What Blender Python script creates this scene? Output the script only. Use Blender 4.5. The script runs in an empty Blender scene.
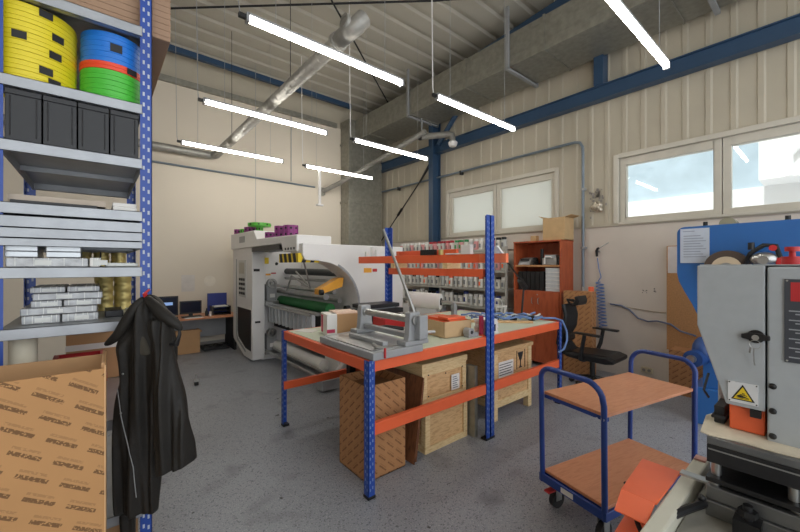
import bpy, bmesh, math, random
from mathutils import Matrix, Vector
random.seed(7)
scene = bpy.context.scene
COL = scene.collection
PI = math.pi

# ------------------------------------------------------------------ camera, world, sun, exposure
YAW = math.radians(39.85)
cam_d = bpy.data.cameras.new('camera'); cam = bpy.data.objects.new('camera', cam_d); COL.objects.link(cam)
cam_d.sensor_width = 36; cam_d.lens = 36 * 363 / 800; cam_d.shift_y = -1 / 800
cam_d.clip_start = 0.03; cam_d.clip_end = 200
cam.location = (0, 0, 1.5); cam.rotation_euler = (PI / 2, 0, -YAW)
scene.camera = cam
w = bpy.data.worlds.new('world'); scene.world = w; w.use_nodes = True
bg = w.node_tree.nodes['Background']; bg.inputs[0].default_value = (0.92, 0.96, 1.0, 1); bg.inputs[1].default_value = 1.8
sun_d = bpy.data.lights.new('sun', 'SUN'); sun_d.energy = 4.0; sun_d.angle = 0.05; sun_d.color = (1, .95, .88)
sun = bpy.data.objects.new('sun', sun_d); COL.objects.link(sun); sun.rotation_euler = (0, math.radians(-27), 0); sun.location = (0, 0, 12)
TUBE_STRENGTH = 26.0
vs = scene.view_settings
vs.view_transform = 'Standard'; vs.look = 'None'; vs.gamma = 1; vs.use_curve_mapping = False
vs.exposure = 0.36

# ------------------------------------------------------------------ materials
def lin(c):
    return tuple((x / 255 / 12.92) if x / 255 <= 0.04045 else ((x / 255 + 0.055) / 1.055) ** 2.4 for x in c)
MATS = {}
def mat(name, rgb, rough=0.5, metal=0.0, var=0.08, scale=8.0, bump=0.0, bscale=60.0, emit=None, spec=0.5, coat=0):
    if name in MATS: return MATS[name]
    m = bpy.data.materials.new(name); m.use_nodes = True; nt = m.node_tree; n = nt.nodes; l = nt.links
    b = n['Principled BSDF']
    c = lin(rgb)
    b.inputs['Roughness'].default_value = rough; b.inputs['Metallic'].default_value = metal
    b.inputs['Specular IOR Level'].default_value = spec
    b.inputs['Coat Weight'].default_value = coat
    tc = n.new('ShaderNodeTexCoord')
    nz = n.new('ShaderNodeTexNoise'); nz.inputs['Scale'].default_value = scale; nz.inputs['Detail'].default_value = 5
    l.new(tc.outputs['Object'], nz.inputs['Vector'])
    rp = n.new('ShaderNodeValToRGB')
    rp.color_ramp.elements[0].position = .3; rp.color_ramp.elements[1].position = .7
    rp.color_ramp.elements[0].color = (*[x * (1 - var) for x in c], 1)
    rp.color_ramp.elements[1].color = (*[min(1, x * (1 + var)) for x in c], 1)
    l.new(nz.outputs['Fac'], rp.inputs['Fac']); l.new(rp.outputs['Color'], b.inputs['Base Color'])
    if bump:
        n2 = n.new('ShaderNodeTexNoise'); n2.inputs['Scale'].default_value = bscale; n2.inputs['Detail'].default_value = 4
        l.new(tc.outputs['Object'], n2.inputs['Vector'])
        bp = n.new('ShaderNodeBump'); bp.inputs['Strength'].default_value = bump; bp.inputs['Distance'].default_value = .01
        l.new(n2.outputs['Fac'], bp.inputs['Height']); l.new(bp.outputs['Normal'], b.inputs['Normal'])
    if emit:
        b.inputs['Emission Color'].default_value = (*lin(rgb), 1); b.inputs['Emission Strength'].default_value = emit
    MATS[name] = m; m['ramp'] = rp.name
    return m

def mix_node(nt, a_sock, rgb, fac_sock):
    mx = nt.nodes.new('ShaderNodeMix'); mx.data_type = 'RGBA'
    nt.links.new(fac_sock, mx.inputs['Factor']); nt.links.new(a_sock, mx.inputs['A'])
    mx.inputs['B'].default_value = (*lin(rgb), 1)
    return mx.outputs['Result']
def math_node(nt, op, a, b=None):
    x = nt.nodes.new('ShaderNodeMath'); x.operation = op
    for i, q in enumerate((a, b)):
        if q is None: continue
        if isinstance(q, (int, float)): x.inputs[i].default_value = q
        else: nt.links.new(q, x.inputs[i])
    return x.outputs[0]

def floor_mat():
    m = mat('grey_epoxy_floor', (150, 153, 160), .42, 0, .10, 1.2, .04, 180)
    nt = m.node_tree; b = nt.nodes['Principled BSDF']; src = b.inputs['Base Color'].links[0].from_socket
    tc = nt.nodes.new('ShaderNodeTexCoord')
    def speck(scale, lo, hi, rgb, src):
        nz = nt.nodes.new('ShaderNodeTexNoise'); nz.inputs['Scale'].default_value = scale; nz.inputs['Detail'].default_value = 2
        nt.links.new(tc.outputs['Object'], nz.inputs['Vector'])
        mr = nt.nodes.new('ShaderNodeMapRange'); mr.inputs[1].default_value = lo; mr.inputs[2].default_value = hi; mr.clamp = True
        nt.links.new(nz.outputs['Fac'], mr.inputs[0])
        return mix_node(nt, src, rgb, mr.outputs[0])
    s = speck(95, .56, .68, (96, 99, 106), src)
    s = speck(130, .6, .7, (196, 198, 202), s)
    s = speck(3.1, .60, .85, (104, 106, 110), s)
    s = speck(11.0, .74, .78, (62, 62, 64), s)
    nt.links.new(s, b.inputs['Base Color'])
    return m

def print_mat(name, rgb, ink, sx=8.0, sy=26.0, ang=32, axes='xz'):
    # kraft board with slanted rows of illegible dark print
    m = mat(name, rgb, .75, 0, .06, 4, .03, 90)
    nt = m.node_tree; b = nt.nodes['Principled BSDF']; src = b.inputs['Base Color'].links[0].from_socket
    tc = nt.nodes.new('ShaderNodeTexCoord'); sp = nt.nodes.new('ShaderNodeSeparateXYZ'); nt.links.new(tc.outputs['Object'], sp.inputs[0])
    h = math_node(nt, 'ADD', sp.outputs['X'], sp.outputs['Y']); v = sp.outputs['Z']
    a = math.radians(ang)
    p = math_node(nt, 'SUBTRACT', math_node(nt, 'MULTIPLY', h, math.cos(a)), math_node(nt, 'MULTIPLY', v, math.sin(a)))
    q = math_node(nt, 'ADD', math_node(nt, 'MULTIPLY', h, math.sin(a)), math_node(nt, 'MULTIPLY', v, math.cos(a)))
    qs = math_node(nt, 'MULTIPLY', q, sy); row = math_node(nt, 'FLOOR', qs); fr = math_node(nt, 'FRACT', qs)
    ps = math_node(nt, 'ADD', math_node(nt, 'MULTIPLY', p, sx), math_node(nt, 'MULTIPLY', row, .47)); fp = math_node(nt, 'FRACT', ps)
    k = math_node(nt, 'MULTIPLY', math_node(nt, 'LESS_THAN', fr, .22), math_node(nt, 'LESS_THAN', fp, .72))
    k2 = math_node(nt, 'MULTIPLY', math_node(nt, 'MULTIPLY', math_node(nt, 'GREATER_THAN', fr, .34), math_node(nt, 'LESS_THAN', fr, .48)),
                   math_node(nt, 'MULTIPLY', math_node(nt, 'LESS_THAN', fp, .62), .35))
    brk = nt.nodes.new('ShaderNodeTexNoise'); brk.inputs['Scale'].default_value = 170; nt.links.new(tc.outputs['Object'], brk.inputs['Vector'])
    fac = math_node(nt, 'MULTIPLY', math_node(nt, 'ADD', k, k2), math_node(nt, 'GREATER_THAN', brk.outputs['Fac'], .42))
    fac = math_node(nt, 'MULTIPLY', fac, .8)
    nt.links.new(mix_node(nt, src, ink, fac), b.inputs['Base Color'])
    return m

def wood_mat(name, rgb, dark, scale=(2, 2, 18), rough=.5, bump=0.03, axis_scale=6):
    m = mat(name, rgb, rough, 0, .06, 3)
    nt = m.node_tree; b = nt.nodes['Principled BSDF']; src = b.inputs['Base Color'].links[0].from_socket
    tc = nt.nodes.new('ShaderNodeTexCoord'); mp = nt.nodes.new('ShaderNodeMapping'); mp.inputs['Scale'].default_value = scale
    nt.links.new(tc.outputs['Object'], mp.inputs['Vector'])
    nz = nt.nodes.new('ShaderNodeTexNoise'); nz.inputs['Scale'].default_value = axis_scale; nz.inputs['Detail'].default_value = 6; nz.inputs['Distortion'].default_value = .6
    nt.links.new(mp.outputs[0], nz.inputs['Vector'])
    mr = nt.nodes.new('ShaderNodeMapRange'); mr.inputs[1].default_value = .45; mr.inputs[2].default_value = .75; nt.links.new(nz.outputs['Fac'], mr.inputs[0])
    nt.links.new(mix_node(nt, src, dark, mr.outputs[0]), b.inputs['Base Color'])
    return m

def glass_mat():
    m = bpy.data.materials.new('window_glass'); m.use_nodes = True; nt = m.node_tree; n = nt.nodes
    n.remove(n['Principled BSDF'])
    tr = n.new('ShaderNodeBsdfTransparent'); tr.inputs[0].default_value = (.93, .96, .97, 1)
    gl = n.new('ShaderNodeBsdfGlossy'); gl.inputs['Roughness'].default_value = .03
    fr = n.new('ShaderNodeFresnel'); fr.inputs[0].default_value = 1.5
    mx = n.new('ShaderNodeMixShader'); nt.links.new(fr.outputs[0], mx.inputs[0]); nt.links.new(tr.outputs[0], mx.inputs[1]); nt.links.new(gl.outputs[0], mx.inputs[2])
    nt.links.new(mx.outputs[0], n['Material Output'].inputs[0]); return m
def film_mat():
    m = bpy.data.materials.new('frosted_white_film'); m.use_nodes = True; nt = m.node_tree; n = nt.nodes
    n.remove(n['Principled BSDF'])
    df = n.new('ShaderNodeBsdfDiffuse'); df.inputs[0].default_value = (.62, .63, .58, 1)
    tl = n.new('ShaderNodeBsdfTranslucent'); tl.inputs[0].default_value = (.97, .97, .93, 1)
    nz = n.new('ShaderNodeTexNoise'); nz.inputs['Scale'].default_value = 2
    mx = n.new('ShaderNodeMixShader'); mx.inputs[0].default_value = .5
    nt.links.new(df.outputs[0], mx.inputs[1]); nt.links.new(tl.outputs[0], mx.inputs[2])
    nt.links.new(mx.outputs[0], n['Material Output'].inputs[0]); return m
def plastic_wrap_mat():
    return mat('clear_wrapped_grey_paper', (176, 178, 180), .22, .1, .22, 25, .35, 35)

FLOOR = floor_mat()
PLASTER = mat('beige_plaster_wall', (214, 204, 188), .8, 0, .03, .8, .02, 40)
PLASTER_R = mat('pale_grey_plaster_wall', (214, 204, 193), .8, 0, .05, 1.5, .03, 30)
SHEET = mat('beige_ribbed_sheet', (188, 179, 160), .55, 0, .06, 1.3)
ROOF = mat('grey_beige_roof_sheet', (186, 181, 168), .55, 0, .07, 1.0)
GALV = mat('galvanised_sheet', (150, 148, 138), .42, .55, .14, 14)
GALV_SH = mat('galvanised_spiral_tube', (152, 150, 144), .5, .4, .12, 16)
SHELF_M = mat('zinc_shelf_metal', (160, 163, 167), .42, .6, .08, 12)
BLUE_ST = mat('dark_blue_painted_steel', (48, 74, 102), .4, 0, .06, 5)
BLUE_RK = mat('rack_blue_paint', (34, 72, 158), .38, 0, .06, 9)
ORANGE = mat('orange_beam_paint', (232, 102, 60), .4, 0, .05, 6)
SLOT = mat('rack_slot_light', (190, 196, 206), .6, 0, .1, 10)  # pale tone stands in for light seen through the post slots
SLOT_D = mat('rack_slot_dark', (120, 140, 190), .6, 0, .1, 10)
BLACK = mat('black_plastic', (24, 24, 26), .42, 0, .15, 10)
DARK = mat('dark_rubber', (38, 38, 40), .7, 0, .1, 10)
STEEL = mat('brushed_steel', (178, 178, 176), .32, .85, .1, 20)
GREYP = mat('grey_painted_metal', (158, 160, 162), .45, .2, .06, 10)
WHITE_M = mat('white_machine_paint', (226, 224, 222), .35, 0, .02, 4)
GREY_L = mat('light_grey_machine_paint', (176, 182, 186), .42, 0, .03, 30, .05, 220)
CREAM = mat('cream_machine_paint', (205, 203, 188), .42, 0, .05, 8)
BENCH = mat('pale_green_bench_top', (200, 208, 188), .45, 0, .04, 3)
KRAFT = mat('kraft_cardboard', (186, 146, 104), .8, 0, .05, 5, .03, 80)
KRAFT_P = print_mat('printed_kraft_cardboard', (190, 142, 92), (92, 62, 34), 8.2, 17, 33)
KRAFT_D = print_mat('printed_brown_kraft', (178, 128, 84), (110, 70, 40), 9, 20, 42)
KRAFT_C = mat('corrugated_brown_board', (164, 134, 110), .85, 0, .05, 5)
PINE = wood_mat('pine_crate_wood', (214, 176, 128), (176, 132, 84), (3, 3, 16))
PINE_L = wood_mat('pale_pine_wood', (226, 200, 152), (198, 160, 110), (3, 3, 16))
DARKWOOD = wood_mat('dark_brown_board', (128, 82, 54), (84, 50, 32), (10, 10, 2))
BEECH = wood_mat('beech_laminate', (206, 142, 104), (192, 124, 86), (2, 16, 2), .38)
CHERRY = wood_mat('cherry_red_laminate', (178, 88, 52), (152, 68, 38), (3, 3, .8), .4)
PAPER = mat('white_paper', (226, 224, 220), .7, 0, .02, 6)
WRAP = plastic_wrap_mat()
GOLD = mat('gold_foil_roll', (196, 178, 112), .35, .4, .12, 20)
RED = mat('red_plastic', (190, 44, 48), .45, 0, .06, 8)
REDORANGE = mat('bright_orange_red', (240, 108, 64), .38, 0, .05, 8)
YEL = mat('yellow_reel_plastic', (232, 212, 40), .4, 0, .05, 6)
GRN = mat('green_reel_plastic', (76, 190, 60), .4, 0, .05, 6)
BLU = mat('blue_reel_plastic', (34, 122, 216), .4, 0, .05, 6)
ORD = mat('red_orange_reel_plastic', (240, 76, 44), .4, 0, .05, 6)
PURP = mat('purple_plastic', (138, 58, 122), .45, 0, .06, 8)
GREENP = mat('green_plastic', (92, 176, 64), .45, 0, .06, 8)
GREENR = mat('green_rubber_roller', (44, 124, 66), .5, 0, .06, 8)
FABRIC = mat('black_jacket_cloth', (31, 28, 24), .62, 0, .2, 9, .25, 60, spec=.4)
FAB_L = mat('grey_lining_cloth', (74, 70, 62), .9, 0, .12, 8, .1, 60, spec=.2)
BLUE_MC = mat('bright_blue_machine_paint', (48, 102, 168), .28, 0, .04, 4)
HOSE_G = mat('grey_blue_hose', (104, 114, 140), .45, 0, .08, 8)
HOSE = mat('blue_air_hose', (104, 134, 186), .4, 0, .05, 8)
AMBER = mat('yellow_orange_bracket', (236, 168, 58), .4, 0, .05, 8)
ALU = mat('aluminium_panel', (186, 190, 193), .32, .6, .05, 20)
TUBE_M = mat('glowing_tube_diffuser', (255, 250, 240), .4, 0, 0, 1, emit=TUBE_STRENGTH)
WINFR = mat('beige_window_frame', (204, 198, 184), .45, 0, .04, 6)
GLASS = glass_mat(); FILM = film_mat()
SCREEN = mat('blue_lit_screen', (130, 160, 210), .2, 0, .05, 3, emit=.5)
PINK = mat('pink_red_print', (196, 58, 92), .6, 0, .05, 8)
INK = mat('printed_black', (34, 34, 36), .6, 0, .1, 10)
GREYTXT = mat('grey_print', (126, 128, 132), .7, 0, .05, 9)
SIGNY = mat('sign_yellow', (236, 204, 40), .5, 0, .03, 8)
CLEARP = mat('pale_clear_plastic', (206, 208, 204), .25, 0, .06, 20)
CORK = mat('brown_cork_board', (186, 138, 92), .85, 0, .12, 60)
PUTTY = mat('wall_patch', (150, 144, 138), .8, 0, .2, 20)
FOIL = mat('crumpled_foil', (190, 180, 164), .3, .8, .2, 30, .6, 60)
EXT_B = mat('exterior_bluegrey_wall', (172, 188, 198), .8, 0, .10, 3)
EXT_W = mat('exterior_white_wall', (235, 235, 235), .8, 0, .03, 1)

# ------------------------------------------------------------------ mesh builder
class MB:
    def __init__(s): s.v = []; s.f = []; s.mi = []; s.sm = []; s.cur = 0
    def m(s, i): s.cur = i; return s
    def add(s, vs, fs, smooth=False):
        o = len(s.v); s.v += [Vector(q) for q in vs]
        for f in fs: s.f.append([o + i for i in f]); s.mi.append(s.cur); s.sm.append(smooth)
        return s
    def box(s, x0, x1, y0, y1, z0, z1, M=None):
        x0, x1 = min(x0, x1), max(x0, x1); y0, y1 = min(y0, y1), max(y0, y1); z0, z1 = min(z0, z1), max(z0, z1)
        vs = [Vector((x, y, z)) for z in (z0, z1) for y in (y0, y1) for x in (x0, x1)]
        if M is not None: vs = [M @ q for q in vs]
        return s.add(vs, [(0, 2, 3, 1), (4, 5, 7, 6), (0, 1, 5, 4), (2, 6, 7, 3), (0, 4, 6, 2), (1, 3, 7, 5)])
    def prism(s, poly, ax, a, b, M=None, smooth=False):
        def P(q, t):
            if ax == 'x': return Vector((t, q[0], q[1]))
            if ax == 'y': return Vector((q[0], t, q[1]))
            return Vector((q[0], q[1], t))
        n = len(poly); vs = [P(q, a) for q in poly] + [P(q, b) for q in poly]
        if M is not None: vs = [M @ q for q in vs]
        s.add(vs, [tuple(range(n))[::-1], tuple(range(n, 2 * n))])
        o = len(s.v) - 2 * n
        for i in range(n):
            j = (i + 1) % n; s.f.append([o + i, o + j, o + n + j, o + n + i]); s.mi.append(s.cur); s.sm.append(smooth)
        return s
    def cyl(s, p0, p1, r, r1=None, n=16, caps=True):
        p0 = Vector(p0); p1 = Vector(p1); r1 = r if r1 is None else r1
        d = (p1 - p0).normalized(); a = d.orthogonal().normalized(); b = d.cross(a)
        vs = []
        for p, q in ((p0, r), (p1, r1)):
            for i in range(n):
                t = 2 * PI * i / n; vs.append(p + a * math.cos(t) * q + b * math.sin(t) * q)
        s.add(vs, [(i, (i + 1) % n, n + (i + 1) % n, n + i) for i in range(n)], True)
        if caps:
            s.add(vs[:n], [tuple(range(n))[::-1]]); s.add(vs[n:], [tuple(range(n))])
        return s
    def ring(s, c, ax, r0, r1, h, n=32, start=0):
        # hollow ring (reel, washer): along axis ax from c
        c = Vector(c); d = {'x': Vector((1, 0, 0)), 'y': Vector((0, 1, 0)), 'z': Vector((0, 0, 1))}[ax] if isinstance(ax, str) else Vector(ax).normalized()
        a = d.orthogonal().normalized(); b = d.cross(a); vs = []
        for (q, z) in ((r0, 0), (r1, 0), (r1, h), (r0, h)):
            for i in range(n):
                t = 2 * PI * i / n; vs.append(c + d * z + a * math.cos(t) * q + b * math.sin(t) * q)
        for k in range(4):
            k2 = (k + 1) % 4
            s.add([], [])
            o = len(s.v) if k == 0 else o
            if k == 0: s.v += vs
            for i in range(n):
                j = (i + 1) % n; s.f.append([o + k * n + i, o + k * n + j, o + k2 * n + j, o + k2 * n + i]); s.mi.append(s.cur); s.sm.append(k in (1, 3))
        return s
    def tube(s, pts, r, n=8, closed=False):
        pts = [Vector(p) for p in pts]; N = len(pts); prev = None; rings = []
        rr = r if isinstance(r, (list, tuple)) else [r] * N
        for i, p in enumerate(pts):
            d = (pts[min(i + 1, N - 1)] - pts[max(i - 1, 0)])
            if d.length < 1e-9: d = Vector((0, 0, 1))
            d.normalize()
            a = d.orthogonal().normalized() if prev is None else (prev - d * prev.dot(d)).normalized()
            prev = a; b = d.cross(a)
            rings.append([p + (a * math.cos(2 * PI * k / n) + b * math.sin(2 * PI * k / n)) * rr[i] for k in range(n)])
        vs = [q for g in rings for q in g]; fs = []
        for i in range(N - 1):
            for k in range(n):
                k2 = (k + 1) % n; fs.append((i * n + k, i * n + k2, (i + 1) * n + k2, (i + 1) * n + k))
        s.add(vs, fs, True)
        s.add(rings[0], [tuple(range(n))[::-1]]); s.add(rings[-1], [tuple(range(n))])
        return s
    def lathe(s, prof, c, n=20, ax='z'):
        c = Vector(c); vs = []
        for r, z in prof:
            for i in range(n):
                t = 2 * PI * i / n; x, y = r * math.cos(t), r * math.sin(t)
                vs.append(c + (Vector((x, y, z)) if ax == 'z' else Vector((z, x, y)) if ax == 'x' else Vector((x, z, y))))
        fs = []
        for k in range(len(prof) - 1):
            for i in range(n):
                j = (i + 1) % n; fs.append((k * n + i, k * n + j, (k + 1) * n + j, (k + 1) * n + i))
        s.add(vs, fs, True)
        o = len(prof) - 1
        s.add(vs[:n], [tuple(range(n))[::-1]]); s.add(vs[o * n:], [tuple(range(n))])
        return s
    def ball(s, c, rx, ry=None, rz=None, n=14, k=8, M=None):
        ry = ry or rx; rz = rz or rx; c = Vector(c); vs = []; fs = []
        for j in range(k + 1):
            th = PI * j / k
            for i in range(n):
                ph = 2 * PI * i / n
                q = Vector((rx * math.sin(th) * math.cos(ph), ry * math.sin(th) * math.sin(ph), rz * math.cos(th)))
                vs.append((M @ q if M is not None else q) + c)
        for j in range(k):
            for i in range(n):
                i2 = (i + 1) % n; fs.append((j * n + i, (j + 1) * n + i, (j + 1) * n + i2, j * n + i2))
        return s.add(vs, fs, True)
    def build(s, name, mats, parent=None, bevel=0.0, origin=None, sub=0):
        me = bpy.data.meshes.new(name)
        if not isinstance(mats, (list, tuple)): mats = [mats]
        if parent is not None:
            inv = world_of(parent).inverted(); vs = [inv @ q for q in s.v]; loc = None
        else:
            if origin is None:
                xs = [q.x for q in s.v]; ys = [q.y for q in s.v]; zs = [q.z for q in s.v]
                origin = ((min(xs) + max(xs)) / 2, (min(ys) + max(ys)) / 2, min(zs))
            loc = Vector(origin); vs = [q - loc for q in s.v]
        me.from_pydata([tuple(q) for q in vs], [], s.f)
        for mm in mats: me.materials.append(mm)
        me.polygons.foreach_set('material_index', s.mi); me.polygons.foreach_set('use_smooth', s.sm)
        bm = bmesh.new(); bm.from_mesh(me)
        bmesh.ops.remove_doubles(bm, verts=bm.verts, dist=1e-5)
        bmesh.ops.recalc_face_normals(bm, faces=bm.faces); bm.to_mesh(me); bm.free()
        for e in me.edges: pass
        o = bpy.data.objects.new(name, me); COL.objects.link(o)
        if parent is not None: o.parent = parent
        else: o.location = loc
        if any(s.sm) and not sub: me.set_sharp_from_angle(angle=math.radians(40))
        if bevel:
            b = o.modifiers.new('bevel', 'BEVEL'); b.width = bevel; b.segments = 2; b.limit_method = 'ANGLE'; b.angle_limit = math.radians(50)
        if sub:
            b = o.modifiers.new('sub', 'SUBSURF'); b.levels = sub; b.render_levels = sub
        return o
def world_of(o):
    m = Matrix.Translation(o.location) @ o.rotation_euler.to_matrix().to_4x4()
    return (world_of(o.parent) @ m) if o.parent else m
def thing(name, label, cat, loc=(0, 0, 0), rz=0, group=None):
    o = bpy.data.objects.new(name, None); COL.objects.link(o); o.empty_display_size = .1
    o.location = loc; o.rotation_euler = (0, 0, rz); o['label'] = label; o['category'] = cat
    if group: o['group'] = group
    return o
def tag(o, label, cat, group=None):
    o['label'] = label; o['category'] = cat
    if group: o['group'] = group
    return o
def struct(mb, name, m, bevel=0, parent=None):
    o = mb.build(name, m, parent, bevel)
    if parent is None: o['kind'] = 'structure'
    return o
KIDS = {}
def copy_tree(o, loc, label=None, rz=None, group=None, mats=None):
    r = o.copy(); COL.objects.link(r); r.location = loc
    if rz is not None: r.rotation_euler = (0, 0, rz)
    if label: r['label'] = label
    if group: r['group'] = group
    def rec(src, dst):
        for ch in [q for q in bpy.data.objects if q.parent == src]:
            c = ch.copy(); COL.objects.link(c); c.parent = dst; rec(ch, c)
    rec(o, r)
    return r
def RotZ(a, c=(0, 0, 0)):
    c = Vector(c); return Matrix.Translation(c) @ Matrix.Rotation(a, 4, 'Z') @ Matrix.Translation(-c)
def arc(c, r, a0, a1, n=8):
    return [(c[0] + r * math.cos(math.radians(a0 + (a1 - a0) * i / n)), c[1] + r * math.sin(math.radians(a0 + (a1 - a0) * i / n))) for i in range(n + 1)]

# ================================================================== STRUCTURE
XL, XR, YB, YF = -2.5, 5.5, 7.5, -3.2
ZR = 5.25
struct(MB().box(XL, XR + .2, YF, YB + .2, -.1, 0), 'floor', FLOOR)
struct(MB().box(XL - .2, XL, YF, YB + .2, 0, ZR + .2), 'wall_left', PLASTER)
# back wall: smooth plaster, then an upper metal strip above the cornice
struct(MB().box(XL, XR + .2, YB, YB + .2, 0, 4.72), 'wall_back', PLASTER)
struct(MB().box(XL, XR + .2, YB + .04, YB + .2, 4.72, ZR + .2), 'wall_back_upper', SHEET)
struct(MB().box(XL, 4.3, YB - .07, YB + .02, 4.70, 4.80), 'trim_1', GALV)
# ceiling deck with ribs running along x
def deck():
    mb = MB(); y = YF; prof = []
    while y < YB + .1:
        prof += [(y, ZR), (y + .24, ZR), (y + .27, ZR + .035), (y + .33, ZR + .035)]; y += .36
    prof.append((y, ZR))
    n = len(prof); vs = [(XL - .1, a, b) for a, b in prof] + [(XR + .15, a, b) for a, b in prof]
    mb.add(vs, [(i, i + 1, n + i + 1, n + i) for i in range(n - 1)])
    mb.box(XL - .2, XR + .25, YF, YB + .25, ZR + .1, ZR + .2)
    return mb
struct(deck(), 'ceiling', ROOF)
# right wall: plaster below, ribbed metal sheet above with two window openings
W1 = (2.80, 5.04); W2 = (-.55, 1.90); WZ = (2.06, 2.96)
struct(MB().box(XR, XR + .2, YF, YB + .2, 0, WZ[0]), 'wall_right', PLASTER_R)
def ribbed():
    mb = MB(); ys = []
    y = YF
    while y < YB:
        ys += [(y, 0), (y + .15, 0), (y + .17, -.011), (y + .215, -.011)]; y += .22
    pts = ys + [(YB, 0)]
    cuts = sorted(set([W1[0], W1[1], W2[0], W2[1]]))
    full = []
    for (a, da), (b, db) in zip(pts, pts[1:]):
        full.append((a, da))
        for c in cuts:
            if a < c < b: full.append((c, da + (db - da) * (c - a) / (b - a)))
    full.append(pts[-1])
    for (a, da), (b, db) in zip(full, full[1:]):
        mid = (a + b) / 2; inw = W1[0] < mid < W1[1] or W2[0] < mid < W2[1]
        for z0, z1 in (((WZ[1], ZR + .1),) if inw else ((WZ[0], ZR + .1),)):
            mb.add([(XR + .0 + da, a, z0), (XR + da, b, z0), (XR + db, b, z1), (XR + da, a, z1)] if False else
                   [(XR + da, a, z0), (XR + db, b, z0), (XR + db, b, z1), (XR + da, a, z1)], [(0, 1, 2, 3)])
    for a, b in ((YF, W2[0]), (W2[1], W1[0]), (W1[1], YB + .2)):
        mb.box(XR + .03, XR + .2, a, b, WZ[0], ZR + .1)
    for W in (W1, W2): mb.box(XR + .03, XR + .2, W[0], W[1], WZ[1], ZR + .1)
    return mb
struct(ribbed(), 'wall_right_upper', SHEET)
mb = MB().box(XR - .03, XR + .02, YF, YB, WZ[0] - .02, WZ[0] + .012)
struct(mb, 'trim_2', SHEET)
struct(MB().box(XL, XR, YB - .02, YB, 0, .08), 'baseboard_back', mat('grey_skirting', (150, 148, 146), .6))
def window(name, W, mullions, pane_mat, frost):
    z0, z1 = WZ; d0, d1 = XR + .02, XR + .12
    fr = MB()
    fr.box(XR - .03, XR + .2, W[0] - .06, W[0], z0, z1 + .05); fr.box(XR - .03, XR + .2, W[1], W[1] + .06, z0, z1 + .05)
    fr.box(XR - .03, XR + .2, W[0], W[1], z1, z1 + .06); fr.box(XR - .04, XR + .2, W[0], W[1], z0 - .01, z0 + .02)
    fr.build_parent = None
    o = fr.build(name, WINFR, None, .004); o['kind'] = 'structure'
    edges = [W[0]] + mullions + [W[1]]
    sash = MB()
    panes = MB()
    for a, b in zip(edges, edges[1:]):
        sash.box(d0, d1, a + .005, a + .075, z0 + .02, z1); sash.box(d0, d1, b - .075, b - .005, z0 + .02, z1)
        sash.box(d0, d1, a + .075, b - .075, z0 + .02, z0 + .09); sash.box(d0, d1, a + .075, b - .075, z1 - .1, z1)
        panes.box(d0 + .045, d0 + .055, a + .07, b - .07, z0 + .085, z1 - .095)
    sash.build('window_sash', WINFR, o, .004)
    panes.build('pane', pane_mat, o)
    return o
window('window_1', W1, [3.90], FILM, True)
window('window_2', W2, [.83], GLASS, False)
# steel frame of the building
def ibeam_y(mb, x, z, y0, y1, hgt=.2, wid=.1, t=.012):
    mb.box(x - wid / 2, x + wid / 2, y0, y1, z - hgt / 2, z - hgt / 2 + t)
    mb.box(x - wid / 2, x + wid / 2, y0, y1, z + hgt / 2 - t, z + hgt / 2)
    mb.box(x - t / 2, x + t / 2, y0, y1, z - hgt / 2, z + hgt / 2)
mb = MB()
mb.box(5.36, 5.46, YF, YB, 3.80, 3.985)
mb.box(5.33, 5.47, YF, YB, 3.795, 3.81); mb.box(5.33, 5.47, YF, YB, 3.975, 3.99)
struct(mb, 'trim_3', BLUE_ST)
def column(name, y, x0=5.24, x1=5.47, w=.12):
    m_ = MB(); m_.box(x0, x0 + .014, y - w / 2, y + w / 2, 0, ZR); m_.box(x1 - .014, x1, y - w / 2, y + w / 2, 0, ZR); m_.box(x0, x1, y - .006, y + .006, 0, ZR)
    return struct(m_, name, BLUE_ST)
column('trim_4', 5.30)
struct(MB().box(5.30, 5.47, 2.03, 2.15, 3.99, ZR), 'trim_5', BLUE_ST)
# roof members
struct(MB().box(XL, 4.55, 7.22, 7.30, ZR - .10, ZR - .005), 'trim_6', BLUE_ST)
struct(MB().prism([(3.75, 4.90), (3.75, 5.0), (2.5, 5.10), (0.0, 5.245), (-1.4, 5.245), (-1.4, 4.90)], 'x', 4.80, 4.92), 'trim_7', BLUE_ST)
mb = MB(); mb.cyl((-.6, 7.4, ZR - .06), (3.62, 3.58, ZR - .06), .014, n=8); mb.cyl((3.62, 3.58, ZR - .06), (4.7, 2.45, ZR - .06), .014, n=8)
struct(mb, 'trim_8', DARK)
mb = MB(); mb.cyl((1.4, 3.6, ZR - .1), (5.1, 6.5, ZR - .1), .014, n=8); struct(mb, 'trim_9', DARK)
# cross-braces near the blue column
mb = MB(); mb.cyl((5.36, 5.34, 3.72), (5.36, 5.75, 3.30), .035, .02, n=10); mb.cyl((5.36, 5.75, 3.30), (5.36, 7.3, 1.95), .014, n=8)
mb.cyl((5.36, 6.35, 2.79), (5.36, 6.5, 2.65), .03, n=8); struct(mb, 'trim_10', BLACK)
mb = MB().cyl((5.34, 5.18, 3.95), (5.34, 4.2, 4.9), .05, n=8); struct(mb, 'trim_11', BLUE_ST)
# exterior seen through the right window
struct(MB().box(8.9, 9.4, -8, 14, -.1, 2.87), 'trim_12', EXT_W)
struct(MB().box(9.0, 9.4, .80, 14, 2.87, 8), 'trim_13', EXT_B)
mb = MB().box(8.2, 9.4, -8, .79, 2.87, 8); mb.tube([(8.16, .2, 6), (8.16, .2, 3.5), (8.16, .45, 3.2), (8.16, .45, 2.87)], .05); struct(mb, 'trim_14', EXT_W)
struct(MB().box(5.7, 30, -20, 25, -.15, -.1), 'trim_15', EXT_W)

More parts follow.
